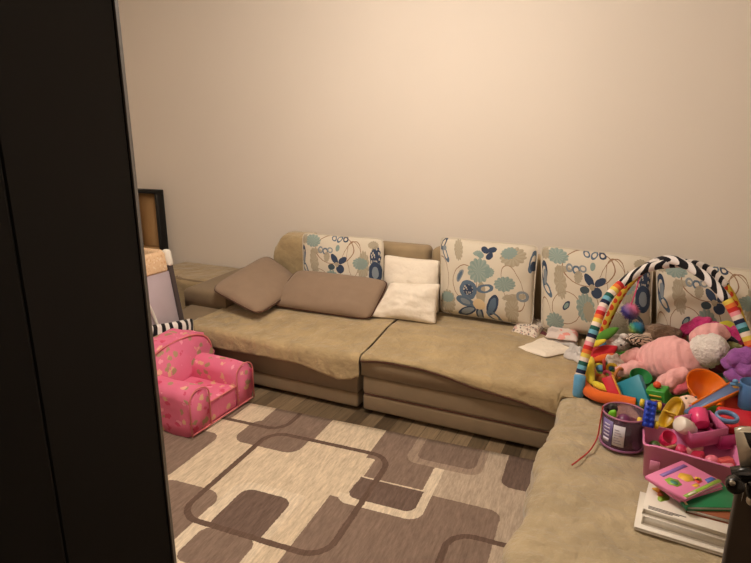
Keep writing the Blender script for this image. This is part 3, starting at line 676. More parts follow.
for A, cuts, mats, dz in ((A1, (0, 34, 72, 100), (M_STRIPE, M_ZA, M_DOT), 0), (A2, (0, 38, 74, 110), (M_DOT, M_ZB, M_STRIPE), 0)):
    for a, b, mm in zip(cuts, cuts[1:], mats):
        nm = {M_STRIPE: 'striped_sleeve', M_DOT: 'spotted_sleeve'}.get(mm, 'zebra_sleeve')
        finish(nm, ntube(A[a:b + 1], .024 if mm is not M_DOT else .022, 14, uvk=5.2 if mm is M_STRIPE else 1), mm, gym)
for p in ((-.208, 2.885), (.63, 2.99), (.59, 3.50), (-.15, 3.50)): finish('foot_pocket', nlathe([(.026, .39), (.029, .40), (.029, .50), (.0, .51)], 16, Matrix.Translation((p[0], p[1], 0))), FB['blue'], gym)
# padded mat with a raised coloured rim
def rrect(cx, cy, hx, hy, r, n=8):
    o = []
    for (sx, sy, a0) in ((1, 1, 0), (-1, 1, 90), (-1, -1, 180), (1, -1, 270)):
        for k in range(n + 1):
            a = math.radians(a0 + 90 * k / n); o.append((cx + sx * (hx - r) + r * math.cos(a), cy + sy * (hy - r) + r * math.sin(a)))
    return o
GX, GY = .215, 3.20
bm = bmesh.new(); fill(bm, rrect(GX, GY, .40, .35, .12), .014, Matrix.Translation((0, 0, .402))); finish('mat', bm, FB['green'], gym)
finish('rim', ntube([V((x, y, .418)) for x, y in rrect(GX, GY, .395, .35, .12, 6)], .018, 10, closed=True), FB['green'], gym)
finish('rim', ntube(spline([V((-.19, 3.20, .428)), V((-.19, 3.05, .428)), V((-.185, 2.94, .428)), V((-.155, 2.875, .428)), V((-.10, 2.838, .428)), V((.0, 2.832, .428)), V((.06, 2.834, .425))], 8), .030, 14), FB['orange'], gym)
def bolster(pts, r, mm, nm='bolster'): sp = spline(pts, 8); finish(nm, ntube(sp, taper([r * .35, r * .9, r, r, r, r * .9, r * .35], len(sp)), 14), mm, gym)
bolster([(-.175, 3.12, .52), (-.172, 3.02, .51), (-.162, 2.96, .475), (-.150, 2.92, .45)], .023, FB['yellow'])
bolster([(-.145, 2.905, .468), (-.10, 2.885, .460), (-.04, 2.88, .455)], .019, FB['yellow'])
bolster([(.60, 2.95, .46), (.61, 3.15, .47), (.61, 3.3, .46)], .026, FB['yellow']); bolster([(-.18, 3.2, .46), (-.18, 3.35, .47), (-.17, 3.48, .46)], .028, FB['red'])
settle(gym)
def leafpad(name, label, c, L, W, rot, mm, t=.025, cat='toy', bend=0):
    bm = nblob((0, 0, 0), (L / 2, W / 2, t / 2), None, .08, 2, 3, L * 100)
    for v in bm.verts:
        k = v.co.x / (L / 2); v.co.y *= (1 - .55 * k * k); v.co.z += bend * k * k
    xf(bm, RT(c, *rot)); o = recenter(finish(name, bm, mm)); return tag(o, label, cat)
leafpad('leaf_rattle', 'green padded fabric leaf hanging inside the left leg of the gym', (-.125, 3.30, .60), .17, .065, (20, -38, 10), FB['green'], .05)
leafpad('petal_pad', 'yellow padded petal just below the green leaf', (-.165, 3.235, .565), .12, .05, (10, -30, 0), FB['yellow'], .03)
leafpad('petal_pad', 'red padded petal below the yellow one', (-.12, 3.26, .51), .16, .09, (40, -30, 10), FB['red'], .05)
leafpad('petal_pad', 'orange padded petal left of the white fluffy cuffs', (-.11, 3.17, .51), .15, .05, (20, -22, 5), FB['orange'], .045)
leafpad('petal_pad', 'blue padded petal under the orange one', (-.12, 3.10, .475), .13, .045, (20, -8, 5), FB['blue'], .035)
def fuzzy(name, label, c, r, ramp_, cat='toy'):
    m = NT(name + '_fur'); sx = m.add('ShaderNodeSeparateXYZ'); m.lk(m.coord('Generated'), sx.inputs[0])
    m.base(m.ramp(m.math('ADD', m.math('MULTIPLY', sx.outputs[0], .45), m.math('MULTIPLY', sx.outputs[2], .55)), [(p, lin(q)) for p, q in ramp_])); m.set(.9, sheen=.3)
    bm = nblob((0, 0, 0), (r * .8, r * .8, r * .8), None, .1, 2, 3)
    for k in range(420):
        d = V((random.gauss(0, 1), random.gauss(0, 1), random.gauss(0, 1))).normalized(); e = d * r * random.uniform(.95, 1.25) + V((0, 0, -.1 * r)); s = d.orthogonal().normalized() * r * .07; s2 = d.cross(s)
        b = d * r * .7; a = [bm.verts.new(b + s), bm.verts.new(b - s * .5 + s2 * .8), bm.verts.new(b - s * .5 - s2 * .8)]; tp = bm.verts.new(e)
        for q in range(3): bm.faces.new((a[q], a[(q + 1) % 3], tp))
    xf(bm, Matrix.Translation(c)); o = recenter(finish(name, bm, m.m)); return tag(o, label, cat)
fuzzy('fluffy_ball', 'fluffy pink, purple and blue ball hanging under the zebra arch', V((-0.0130, 3.4500, 0.7170)), .050, [(.2, (120, 70, 130)), (.4, (60, 60, 150)), (.55, (150, 110, 160)), (.75, (226, 110, 150))])
fuzzy('fluffy_ball', 'fluffy teal and yellow ball just below the pink and purple one', V((0.0340, 3.4300, 0.6260)), .044, [(.25, (214, 200, 60)), (.45, (110, 180, 120)), (.6, (40, 140, 160)), (.8, (60, 120, 170))])
o = recenter(finish('hanging_cord', ntube(spline([V((0.0200, 3.4500, 0.9520)), V((0.0060, 3.4500, 0.8450)), V((-0.0110, 3.4500, 0.7530))], 6), .004, 6), FB['pink'])); tag(o, 'thin pink cord from which the pink and purple ball hangs', 'cord')
# ---------------------------------------------------------------- big soft things in the gym
M_SUIT = fabric('pink_quilt', (240, 178, 176), .06, .45, 160, 14, crease=22); M_FLEECE = fabric('white_fleece', (250, 240, 232), .06, .9, 70, 14, crease=60)
M_SUIT2 = fabric('rose_cloth', (240, 120, 140), .06, .5, 200, 12, crease=18)
t = thing('baby_snowsuit', 'pale pink quilted baby snowsuit with white fleece trim lying across the toys', 'snowsuit')
def limb(name, pts, rs, mm, seed=0, folds=.008, par=None, f=26):
    sp = spline(pts, 8); bm = ntube(sp, taper(rs, len(sp)), 24)
    bmesh.ops.recalc_face_normals(bm, faces=bm.faces); bm.normal_update()
    for v in bm.verts: v.co += v.normal * (noise.noise(v.co * f + V((seed, 0, 0))) * folds)
    return finish(name, bm, mm, par if par is not None else t)
limb('body', [V((0.0400, 3.2000, 0.4800)), V((0.0960, 3.2000, 0.5140)), V((0.1710, 3.1800, 0.5400)), V((0.2520, 3.1700, 0.5640)), V((0.3090, 3.1700, 0.5910)), V((0.3300, 3.1800, 0.6070))], [.03, .085, .122, .132, .105, .055], M_SUIT, 1, .010, f=14)
limb('hood', [V((0.3180, 3.1600, 0.6180)), V((0.3540, 3.1400, 0.6420)), V((0.3920, 3.1400, 0.6540)), V((0.4290, 3.1500, 0.6460))], [.06, .088, .088, .055], M_FLEECE, 2, .010, f=50)
limb('hood_top', [V((0.3070, 3.2000, 0.6570)), V((0.3410, 3.1900, 0.7040)), V((0.3880, 3.2000, 0.7250)), V((0.4370, 3.2200, 0.6990))], [.03, .055, .055, .03], M_SUIT, 3, .012)
BODY = t.children[0]
limb('sleeve', [V((0.2750, 3.0300, 0.5510)), V((0.2160, 2.9900, 0.5180)), V((0.1740, 2.9600, 0.4890)), V((0.1460, 2.9400, 0.4540))], [.04, .045, .042, .03], M_SUIT, 4, .01)
limb('sleeve', [V((0.0610, 3.2200, 0.5580)), V((0.0160, 3.1900, 0.5260)), V((-0.0260, 3.1700, 0.5030))], [.03, .04, .03], M_SUIT, 5, .008)
limb('cuff', [V((-0.0190, 3.1400, 0.4920)), V((-0.0610, 3.1400, 0.5080)), V((-0.0800, 3.1500, 0.5420))], [.028, .036, .026], M_FLEECE, 6, .012, f=50)
limb('leg', [V((0.0940, 3.1400, 0.4900)), V((0.0400, 3.1000, 0.5070)), V((-0.0110, 3.0700, 0.4920)), V((-0.0440, 3.0600, 0.4840))], [.04, .04, .034, .024], M_SUIT, 7, .009)
limb('lining', [V((0.3060, 3.0300, 0.5190)), V((0.2630, 2.9900, 0.4940)), V((0.2200, 2.9500, 0.4710))], [.02, .033, .02], M_SUIT2, 8, .008)
nt = M_SUIT.node_tree; bp_ = [n for n in nt.nodes if n.type == 'BUMP'][0]
wv_ = nt.nodes.new('ShaderNodeTexWave'); wv_.wave_profile = 'SIN'; wv_.inputs['Scale'].default_value = 9; wv_.inputs['Distortion'].default_value = 1.2; mp_ = nt.nodes.new('ShaderNodeMapping'); mp_.inputs['Rotation'].default_value = (0, .6, .5)
tc_ = [n for n in nt.nodes if n.type == 'TEX_COORD'][0]; nt.links.new(tc_.outputs['Object'], mp_.inputs[0]); nt.links.new(mp_.outputs[0], wv_.inputs[0])
ad_ = nt.nodes.new('ShaderNodeMath'); ad_.operation = 'MULTIPLY_ADD'; ad_.inputs[1].default_value = 2.2; nt.links.new(wv_.outputs['Fac'], ad_.inputs[0]); nt.links.new(bp_.inputs['Height'].links[0].from_socket, ad_.inputs[2]); nt.links.new(ad_.outputs[0], bp_.inputs['Height'])
settle(t)
def lump(name, label, cat, c, r, mm, amp=.25, fr=2.5, seed=0, rot=(0, 0, 0), sub=4):
    bm = nblob((0, 0, 0), r, None, amp, fr, sub, seed); xf(bm, RT(c, *rot)); o = recenter(finish(name, bm, mm)); return tag(o, label, cat)
t = thing('plush_lamb', 'white fluffy plush head lying beside the zebra striped cloth', 'plush toy')
hd = finish('head', nblob(V((-0.0550, 3.3400, 0.5510)), (.062, .055, .048), None, .2, 5, 4, 2), M_FLEECE, t)
finish('ear', nblob(V((-0.0980, 3.3000, 0.5810)), (.024, .012, .016), None, .1), M_FLEECE, hd); finish('ear', nblob(V((-0.0280, 3.3000, 0.6100)), (.022, .012, .016), None, .1), M_FLEECE, hd)
finish('nose', nblob(V((-0.0370, 3.2850, 0.5600)), (.007, .005, .006)), plastic('toy_black', (26, 24, 26)), hd); settle(t)
lump('zebra_cloth', 'small crumpled zebra striped cloth between the white plush and pink suit', 'cloth', V((0.0560, 3.3200, 0.5930)), (.075, .05, .03), zebra('zebra_soft', 22, 4, 60, (226, 206, 186), (70, 56, 52)), .25, 3, 4, (0, 8, 10))
M_TAUPE = fabric('taupe_fur', (142, 116, 96), .2, 1.0, 90, 14, crease=36)
t = thing('plush_hedgehog', 'brown furry plush animal lying behind the pink suit', 'plush toy')
finish('body', nblob(V((0.1650, 3.4400, 0.6130)), (.10, .07, .048), None, .2, 4, 4, 3), M_TAUPE, t); finish('muzzle', nblob(V((0.0960, 3.4000, 0.5910)), (.035, .03, .028), None, .1), fabric('pale_fur', (204, 178, 156), .1, .6), t); settle(t)
t = thing('shoe_box', 'coral and white cardboard box leaning behind the brown plush animal', 'box')
bm = nbox(-.105, .105, -.03, .03, 0, .105, .003, 1); xf(bm, RT((.19, 3.555, .485), 8, 0, -3)); finish('box_body', bm, plastic('card_white', (240, 222, 208), .7), t)
bm = nbox(-.108, .108, -.033, .033, .078, .118, .003, 1); xf(bm, RT((.19, 3.555, .485), 8, 0, -3)); finish('lid', bm, plastic('card_coral', (232, 134, 112), .7), t); settle(t)
M_MAG = fabric('magenta_plush', (196, 52, 116), .12, .8, 120, 14, crease=30)
t = thing('ruffled_dress', 'magenta ruffled cloth heaped behind the pink suit at the right', 'cloth')
limb('ruffle', [V((0.2480, 3.5000, 0.6120)), V((0.3060, 3.5000, 0.6390)), V((0.3600, 3.4800, 0.6710)), V((0.4050, 3.4700, 0.6930))], [.02, .045, .055, .03], M_MAG, 11, .02)
limb('fold', [V((0.3500, 3.4200, 0.6420)), V((0.4230, 3.4200, 0.6650)), V((0.4870, 3.4000, 0.6640)), V((0.5350, 3.3600, 0.6450))], [.03, .06, .06, .03], M_MAG, 12, .02)
limb('fold', [V((0.4490, 3.3000, 0.5960)), V((0.4820, 3.2400, 0.5790)), V((0.5140, 3.2000, 0.5670))], [.05, .07, .05], fabric('plum_plush', (140, 34, 84), .12, .8, 120, 14), 13, .015)
limb('heap', [V((0.3180, 3.4060, 0.5000)), V((0.4260, 3.4250, 0.5000)), V((0.5340, 3.4140, 0.5000))], [.05, .07, .05], fabric('plum_plush', (140, 34, 84)), 14, .015)
settle(t)
lump('toy_frog', 'olive green soft toy peeking out right of the fleece hood', 'plush toy', V((0.4820, 3.2200, 0.6570)), (.04, .03, .026), fabric('olive_plush', (128, 128, 80)), .2, 3, 5)
lump('dark_sock', 'small navy cloth between the fleece hood and the striped arch', 'cloth', V((0.4680, 3.2800, 0.6780)), (.045, .03, .018), fabric('navy_cotton', (44, 34, 50)), .3, 3, 6, (0, 20, 0))
o = leafpad('petal_pad', 'yellow green padded petal behind the right striped leg of the gym', V((0.4720, 3.4000, 0.7070)), .10, .07, (60, 20, 10), fabric('lime_plush', (196, 186, 60)), .03)
M_PURP = fabric('purple_plush', (150, 88, 160), .12, .6, 160, 12, crease=20)
t = thing('plush_octopus', 'purple plush toy right of the orange bowl', 'plush toy')
limb('body', [V((0.4370, 3.0200, 0.6220)), V((0.4650, 3.0100, 0.6510)), V((0.5000, 3.0000, 0.6870)), V((0.5260, 3.0000, 0.7260))], [.03, .05, .055, .03], M_PURP, 15, .012)
limb('arm', [V((0.4430, 2.9800, 0.6070)), V((0.4740, 2.9500, 0.5950)), V((0.5060, 2.9300, 0.5790))], [.03, .032, .02], M_PURP, 16, .01); limb('arm', [V((0.4770, 2.9700, 0.6480)), V((0.5170, 2.9500, 0.6330)), V((0.5570, 2.9500, 0.6310))], [.03, .036, .03], M_PURP, 17, .01); settle(t)
# ring and links toy
t = thing('link_rattle', 'tangle of yellow, pink and orange rings at the front left of the gym', 'rattle')
RC = [(206, 196, 60), (226, 90, 130), (222, 110, 50), (214, 190, 150), (170, 60, 100), (226, 190, 60), (200, 120, 60), (226, 150, 130), (222, 200, 60), (190, 60, 60)]
SP = [((-0.125, 3.100, 0.465), 14), ((-0.081, 3.060, 0.454), 60), ((-0.137, 3.050, 0.424), 100), ((-0.084, 3.020, 0.412), 140), ((-0.108, 2.960, 0.399), 30), ((-0.065, 3.080, 0.490), 80), ((-0.028, 3.030, 0.488), 120), ((-0.162, 3.060, 0.462), 70), ((-0.140, 2.980, 0.406), 10), ((-0.107, 3.100, 0.497), 45)]
for k, (c, rz) in enumerate(SP):
    M = RT(c, 50 + 17 * k % 60, rz, rz * 2); r_ = .026 if k % 2 else .031
    bm = ntube([M @ V((r_ * math.cos(q), r_ * math.sin(q), 0)) for q in [2 * math.pi * j / 24 for j in range(24)]], .0085, 10, closed=True)
    finish('ring', bm, plastic('ring_%s' % '_'.join(map(str, RC[k])), RC[k]), t)
finish('hub', nblob(V((-0.1030, 3.0700, 0.4220)), (.04, .04, .034), None, .15, 3), fabric('plush_apricot', (220, 150, 90)), t); settle(t)
lump('fabric_ball', 'small dark pink soft ball inside the yellow rim of the gym', 'ball', V((-0.1660, 3.0200, 0.3840)), (.026, .026, .024), FB['pink'], .1, 2, 2)
lump('brown_mitt', 'small brown cloth inside the yellow rim above the pink ball', 'cloth', V((-0.1740, 3.1000, 0.4380)), (.03, .03, .035), fabric('brown_cotton', (150, 96, 54)), .3, 3, 6)
# teal board box, red tray, green cup, green block toy
def obox(W, Dp, H, t): # open box
    bm = nbox(-W / 2, W / 2, -Dp / 2, Dp / 2, 0, t); box(bm, -W / 2, -W / 2 + t, -Dp / 2, Dp / 2, t, H); box(bm, W / 2 - t, W / 2, -Dp / 2, Dp / 2, t, H)
    box(bm, -W / 2 + t, W / 2 - t, -Dp / 2, -Dp / 2 + t, t, H); box(bm, -W / 2 + t, W / 2 - t, Dp / 2 - t, Dp / 2, t, H); return bm
bm = nbox(-.070, .070, -.020, .020, -.076, .076, .004, 2); xf(bm, RT(V((0.0470, 2.8900, 0.4500)), -32, -38, -12)); o = recenter(finish('board_block', bm, plastic('teal_plastic', (32, 134, 156), .4)))
tag(o, 'teal square block standing on edge behind the clear bucket', 'block')
t = thing('toy_tray', 'red toy tray with a yellow edge leaning on the teal block', 'tray')
bm = nbox(-.026, .026, -.008, .008, -.08, .08, .004, 2); xf(bm, RT(V((-0.0440, 2.8600, 0.4550)), -25, -32, 0)); finish('panel', bm, plastic('red_plastic', (206, 36, 56)), t)
bm = nbox(.026, .034, -.011, .011, -.08, .08, .003, 2); xf(bm, RT(V((-0.0440, 2.8600, 0.4550)), -25, -32, 0)); finish('edge', bm, plastic('amber_plastic', (222, 160, 60)), t); settle(t)
o = nlathe(cupprof(.040, .054, .08, .004), 32, RT(V((0.0630, 3.0200, 0.4420)), 24, 10, 0)); o = recenter(finish('toy_cup', o, plastic('green_plastic', (30, 126, 62)))); tag(o, 'dark green toy cup behind the teal block', 'cup')
t = thing('block_toy', 'bright green toy block with an orange knob beside the teal block', 'toy')
M = RT(V((0.1570, 2.8800, 0.4770)), 10, -8, -20)
bm = nbox(-.044, .044, -.035, .035, -.045, .035, .006, 3); finish('body', xf(bm, M), plastic('bright_green', (60, 158, 58)), t)
bm = nblob((0, 0, .05), (.018, .018, .018)); lathe(bm, [(.01, .032), (.009, .045)], 16); finish('knob', xf(bm, M), plastic('orange_red', (226, 84, 44)), t)
bm = nbox(-.028, .028, -.041, -.033, -.034, -.012, .003, 2); box(bm, -.028, .028, -.041, -.033, .004, .012, .002, 1); finish('stripe', xf(bm, M), plastic('mustard', (196, 160, 50)), t); settle(t)
bm = nbox(-.04, .04, -.03, .03, -.02, .02, .004, 2); o = recenter(finish('toy_brick', xf(bm, RT(V((0.1790, 2.8600, 0.4320)), 0, 12, 25)), plastic('plum_plastic', (104, 40, 84)))); tag(o, 'dark plum brick below the green block toy', 'block')
# orange bowl
bm = nlathe([(.035, 0), (.04, .002), (.072, .028), (.092, .062), (.098, .075), (.1, .078), (.098, .08), (.093, .077), (.086, .062), (.066, .03), (.036, .008), (.001, .007)], 48, RT(V((0.3350, 2.9000, 0.5000)), 28, 20, 0))
o = recenter(finish('bowl', bm, plastic('orange_plastic', (240, 122, 22), .25))); tag(o, 'round bright orange bowl tilted towards the doorway on the toys', 'bowl')
# doll with a printed face
t = thing('rag_doll', 'pale cloth doll face looking up between the orange bowl and yellow scoop', 'doll')
fc = V((0.2900, 2.8000, 0.4840)); hd = finish('head', nblob(fc, (.058, .05, .045), None, .05, 2, 4), fabric('doll_skin', (238, 204, 184), .03, .2), t)
for q in (V((0.2650, 2.7520, 0.5350)), V((0.3030, 2.7520, 0.5480))): finish('eye', nblob(q, (.0055, .005, .005)), plastic('toy_grey', (92, 92, 92)), hd)
finish('mouth', nblob(V((0.2880, 2.7440, 0.5040)), (.010, .005, .004)), FB['pink'], hd); settle(t)
# blue slide with orange edge and red body
t = thing('toy_slide', 'long slate blue toy slide with orange edges beside the doll face', 'toy')
a, b = V(V((0.2650, 2.6600, 0.4980))), V(V((0.4570, 2.7800, 0.6120))); d = (b - a); dn = d.normalized(); sd = dn.cross(V((0, 0, 1))).normalized(); upn = sd.cross(dn)
M = Matrix((( *(dn.x, sd.x, upn.x), a.x), (*(dn.y, sd.y, upn.y), a.y), (*(dn.z, sd.z, upn.z), a.z), (0, 0, 0, 1)))
L = d.length
bm = bmesh.new(); fill(bm, [(0, -.014), (L, -.034), (L, .034), (0, .014)], .010); finish('chute', xf(bm, M), plastic('slate_blue', (104, 130, 176)), t)
bm = bmesh.new(); fill(bm, [(.05, -.027), (L, -.040), (L, -.034), (.05, -.021)], .015); fill(bm, [(.05, .021), (L, .034), (L, .040), (.05, .027)], .015); finish('side_rail', xf(bm, M), plastic('orange_plastic', (240, 122, 22)), t)
finish('top_knob', nblob(b + V((.0, 0, .012)), (.02, .02, .018)), plastic('amber_plastic', (222, 160, 60)), t)
finish('body', xf(nbox(-.055, .055, -.04, .04, -.10, 0, .012, 3), RT(b - V((.0, -.02, .028)), 0, -10, 10)), plastic('vermilion', (214, 56, 34)), t); settle(t)
# ---------------------------------------------------------------- clear bucket with cord handle
m = NT('clear_plastic'); m.base(lin((226, 190, 210))); m.set(.12, trans=.9, spec=.5); m.b.inputs['IOR'].default_value = 1.15; M_CLEAR = m.m
t = thing('clear_bucket', 'round clear plastic bucket with lilac printed band, full of small toys', 'bucket')
BX, BY, BZ = .018, 2.47, .390; M = Matrix.Translation((BX, BY, BZ))
RO, HH = .086, .152
finish('shell', nlathe([(RO - .006, 0), (RO, .004), (RO + .004, HH), (RO + .001, HH + .001), (RO - .003, .008), (.001, .006)], 48, M), M_CLEAR, t)
def band(a0, a1, z0, z1, r, n=24):
    bm = bmesh.new(); R = []
    for k in range(n + 1):
        a = math.radians(a0 + (a1 - a0) * k / n); R.append([bm.verts.new(M @ V((q * math.cos(a), q * math.sin(a), z))) for q, z in ((r, z0), (r, z1), (r + .0008, z1), (r + .0008, z0))])
    for A, B in zip(R, R[1:]):
        for q in range(4): bm.faces.new((A[q], A[(q + 1) % 4], B[(q + 1) % 4], B[q]))
    bm.faces.new(R[0]); bm.faces.new(R[-1]); return bm
lab1 = finish('label', band(-150, -116, .02, .135, RO + .0045), plastic('label_violet', (112, 96, 150), .4), t)
lab2 = finish('label', band(-114, -84, .03, .125, RO + .0045), plastic('label_white', (214, 208, 216), .4), t)
bm = band(-143, -124, .035, .052, RO + .0055); 
for k in range(4):
    z = .062 + .016 * k; v_ = band(-143, -124, z, z + .007, RO + .0055); me_ = D.meshes.new('tmp'); v_.to_mesh(me_); v_.free(); bm.from_mesh(me_); D.meshes.remove(me_)
finish('label_print', bm, plastic('label_pale', (214, 206, 226), .4), lab1)
bm = bmesh.new()
for k in range(6):
    z = .042 + .012 * k; v_ = band(-110, -90 - 4 * (k % 3), z, z + .003, RO + .0055); me_ = D.meshes.new('tmp'); v_.to_mesh(me_); v_.free(); bm.from_mesh(me_); D.meshes.remove(me_)
finish('label_print', bm, plastic('label_ink', (150, 140, 160), .4), lab2)
finish('rim', ntube([M @ V(((RO + .003) * math.cos(q), (RO + .003) * math.sin(q), HH)) for q in [2 * math.pi * j / 40 for j in range(40)]], .004, 8, closed=True), plastic('rim_rose', (170, 110, 140), .3), t)
finish('base_ring', ntube([M @ V(((RO + .001) * math.cos(q), (RO + .001) * math.sin(q), .008)) for q in [2 * math.pi * j / 40 for j in range(40)]], .006, 8, closed=True), plastic('rim_mauve', (150, 96, 134), .3), t)
settle(t)
cord = spline([V((-0.1550, 2.1850, 0.4000)), V((-0.1300, 2.2460, 0.4000)), V((-0.0990, 2.3330, 0.4020)), V((-0.0800, 2.4300, 0.4130)), V((-0.0750, 2.4400, 0.4780)), V((-0.0710, 2.4500, 0.5600))], 10)
o = recenter(finish('red_cord', ntube(cord, .0032, 8), plastic('cord_red', (176, 44, 40), .6))); tag(o, 'thin dark red cord trailing from the clear bucket onto the blanket', 'cord')
# things in the bucket
def inb(nm, label, c, bm, mm, rot=(0, 0, 0), cat='block'):
    o = recenter(finish(nm, xf(bm, RT((BX + c[0], BY + c[1], BZ + c[2]), *rot)), mm)); return tag(o, label, cat)
inb('toy_brick', 'dark green brick inside the clear bucket', (.030, -.035, .045), nbox(-.03, .03, -.02, .02, -.03, .03, .004, 2), plastic('dark_green', (38, 66, 48)), (10, 0, 25))
inb('toy_brick', 'dark maroon brick at the bottom right inside the clear bucket', (.038, -.005, .095), nbox(-.025, .025, -.02, .02, -.03, .03, .004, 2), plastic('maroon', (96, 34, 58)), (0, 15, -15))
inb('toy_brick', 'violet brick at the left inside the clear bucket', (-.035, -.02, .05), nbox(-.03, .03, -.025, .025, -.035, .035, .004, 2), plastic('violet_plastic', (96, 70, 130)), (0, 0, 40))
inb('toy_ball', 'rose coloured ball inside the clear bucket', (-.005, .03, .05), nblob((0, 0, 0), (.036, .036, .036)), plastic('rose_plastic', (190, 80, 110)), cat='ball')
inb('toy_ball', 'plum coloured ball near the top inside the clear bucket', (.0, -.02, .118), nblob((0, 0, 0), (.032, .032, .032)), plastic('plum_plastic', (104, 40, 84)), cat='ball')
leafpad('toy_leaf', 'bright lime green toy leaf sticking out of the clear bucket', (-.030, 2.44, .535), .05, .035, (75, -65, 10), plastic('lime_plastic', (120, 200, 40)), .018)
lump('black_toy', 'small dark rounded toy at the left rim of the clear bucket', 'toy', (-.035, 2.52, .525), (.024, .024, .024), plastic('toy_black', (30, 26, 28)), .1, 2, 3)
# ---------------------------------------------------------------- blue brick car
t = thing('brick_car', 'blue studded toy brick on four yellow wheels beside the clear bucket', 'toy car')
M = RT(V((0.1110, 2.4400, 0.5680)), 62, 3, 2) @ Matrix.Scale(1.22, 4)
bm = nbox(-.018, .018, -.045, .045, -.011, .011, .002, 1)
for i in range(2):
    for j in range(5): lathe(bm, [(.0058, .010), (.0058, .017), (.005, .018)], 12, Matrix.Translation((-.009 + .018 * i, -.036 + .018 * j, 0)))
finish('body', xf(bm, M), plastic('brick_blue', (30, 66, 190)), t)
for y in (-.031, .033):
    for x in (-1, 1): finish('wheel', nlathe([(.010, -.007), (.0135, -.005), (.0135, .005), (.010, .007)], 24, M @ RT((x * .027, y, -.006), 0, 90, 0)), plastic('wheel_yellow', (226, 196, 50)), t)
settle(t)
# yellow scoop
t = thing('toy_scoop', 'mustard yellow oval toy scoop behind the blue brick car', 'scoop')
M = RT(V((0.2050, 2.5800, 0.5230)), 48, -8, -40) @ Matrix.Scale(1.22, 4)
n = 28; o1 = [(.030 * math.copysign(abs(math.cos(q)) ** .8, math.cos(q)), .064 * math.copysign(abs(math.sin(q)) ** .8, math.sin(q))) for q in [2 * math.pi * k / n for k in range(n)]]
bm = bmesh.new(); R = []
for s, z in ((.72, -.022), (.95, -.012), (1.0, .014), (.94, .015), (.88, -.008), (.62, -.016)): R.append([bm.verts.new((x * s, y * s, z)) for x, y in o1])
for A, B in zip(R, R[1:]):
    for k in range(n): bm.faces.new((A[k], A[(k + 1) % n], B[(k + 1) % n], B[k]))
bm.faces.new(R[0][::-1]); bm.faces.new(R[-1]); finish('shell', xf(bm, M), plastic('mustard_plastic', (202, 160, 30)), t)
finish('rib', xf(nbox(-.028, .028, -.002, .002, -.008, .013), M), plastic('amber_light', (226, 190, 70)), t); settle(t)
# ---------------------------------------------------------------- pink tub, tray and cups
M_TUB = plastic('tub_pink', (222, 130, 176), .3); M_TRAY = plastic('tray_pink', (206, 104, 150), .3); M_HOT = plastic('hot_pink', (232, 66, 124), .28)
t = thing('toy_tub', 'large pink open plastic tub of toys in front of the clear bucket', 'tub')
def tub(x0, x1, y0, y1, z0, h, tap, th, lip):
    bm = bmesh.new(); R = []
    def ring(k, z, inset, hf):
        pts = rrect((x0 + x1) / 2, (y0 + y1) / 2, (x1 - x0) / 2 - inset, (y1 - y0) / 2 - inset, .035, 5)
        return [bm.verts.new((x, y, z0 + (hf(x, y) if hf else z))) for x, y in pts]
    wv = [(.098, .143), (.15, .160), (.226, .180), (.283, .174), (.331, .152), (.378, .132), (.43, .125)]
    hl = lambda x, y: interp(wv, x) * (1 - sm((y - y0) / .2)) + .112 * sm((y - y0) / .2)
    R = [ring(0, 0, tap, None), ring(1, 0, 0, hl), ring(2, 0, -lip, lambda x, y: hl(x, y) + .001), ring(3, 0, -lip, lambda x, y: hl(x, y) + .004), ring(4, 0, th, lambda x, y: hl(x, y) + .003), ring(5, th, tap + th, None)]
    n = len(R[0])
    for A, B in zip(R, R[1:]):
        for k in range(n): bm.faces.new((A[k], A[(k + 1) % n], B[(k + 1) % n], B[k]))
    bm.faces.new(R[0][::-1]); bm.faces.new(R[-1]); return bm
finish('shell', tub(.098, .43, 2.215, 2.462, .390, .138, .010, .003, .006), M_TUB, t)
finish('logo_plate', nbox(.125, .160, 2.213, 2.219, .44, .48, .002, 1), plastic('tub_pale', (222, 140, 176), .3), t); settle(t)
t = thing('toy_crib', 'smaller pink box tilted on top of the large pink tub', 'box')
finish('shell', xf(obox(.15, .12, .07, .004), RT(V((0.3050, 2.4500, 0.5080)), 8, -10, 28)), M_TRAY, t); settle(t)
o = recenter(finish('toy_cup', nlathe(cupprof(.030, .036, .064, .003), 32, RT(V((0.3070, 2.4600, 0.5530)), -60, 28, 30)), M_HOT)); tag(o, 'hot pink toy cup on its side in the smaller pink box', 'cup')
o = recenter(finish('toy_cup', nlathe(cupprof(.022, .030, .045, .003), 32, RT(V((0.1710, 2.3400, 0.5090)), 40, 10, 20)), plastic('cerise', (214, 44, 92)))); tag(o, 'cerise pink toy cup with its opening up at the left of the pink tub', 'cup')
t = thing('toy_pot', 'white toy pot lying on its side with its pale lid in the pink tub', 'pot')
M = Matrix.Translation(V((0.2390, 2.4000, 0.5620))) @ V((-.72, -.50, .48)).to_track_quat('Z', 'Y').to_matrix().to_4x4() @ Matrix.Scale(1.2, 4)
finish('body', nlathe([(.02, -.025), (.026, -.022), (.028, .0), (.027, .02), (.024, .024), (.0, .024)], 32, M), plastic('pot_white', (232, 220, 206)), t)
finish('lid', nlathe([(.013, -.045), (.018, -.042), (.019, -.028), (.013, -.025)], 24, M), plastic('pot_lilac', (226, 208, 216)), t); settle(t)
o = recenter(finish('blue_ring', ntube([RT(V((0.3940, 2.5000, 0.5900)), 12, 0, 0) @ V((.037 * math.cos(q), .030 * math.sin(q), 0)) for q in [2 * math.pi * j / 36 for j in range(36)]], .0075, 10, closed=True, flat=1.6), plastic('ring_blue', (104, 136, 178)))); tag(o, 'pale blue plastic ring lying on the red toy at the right', 'ring')
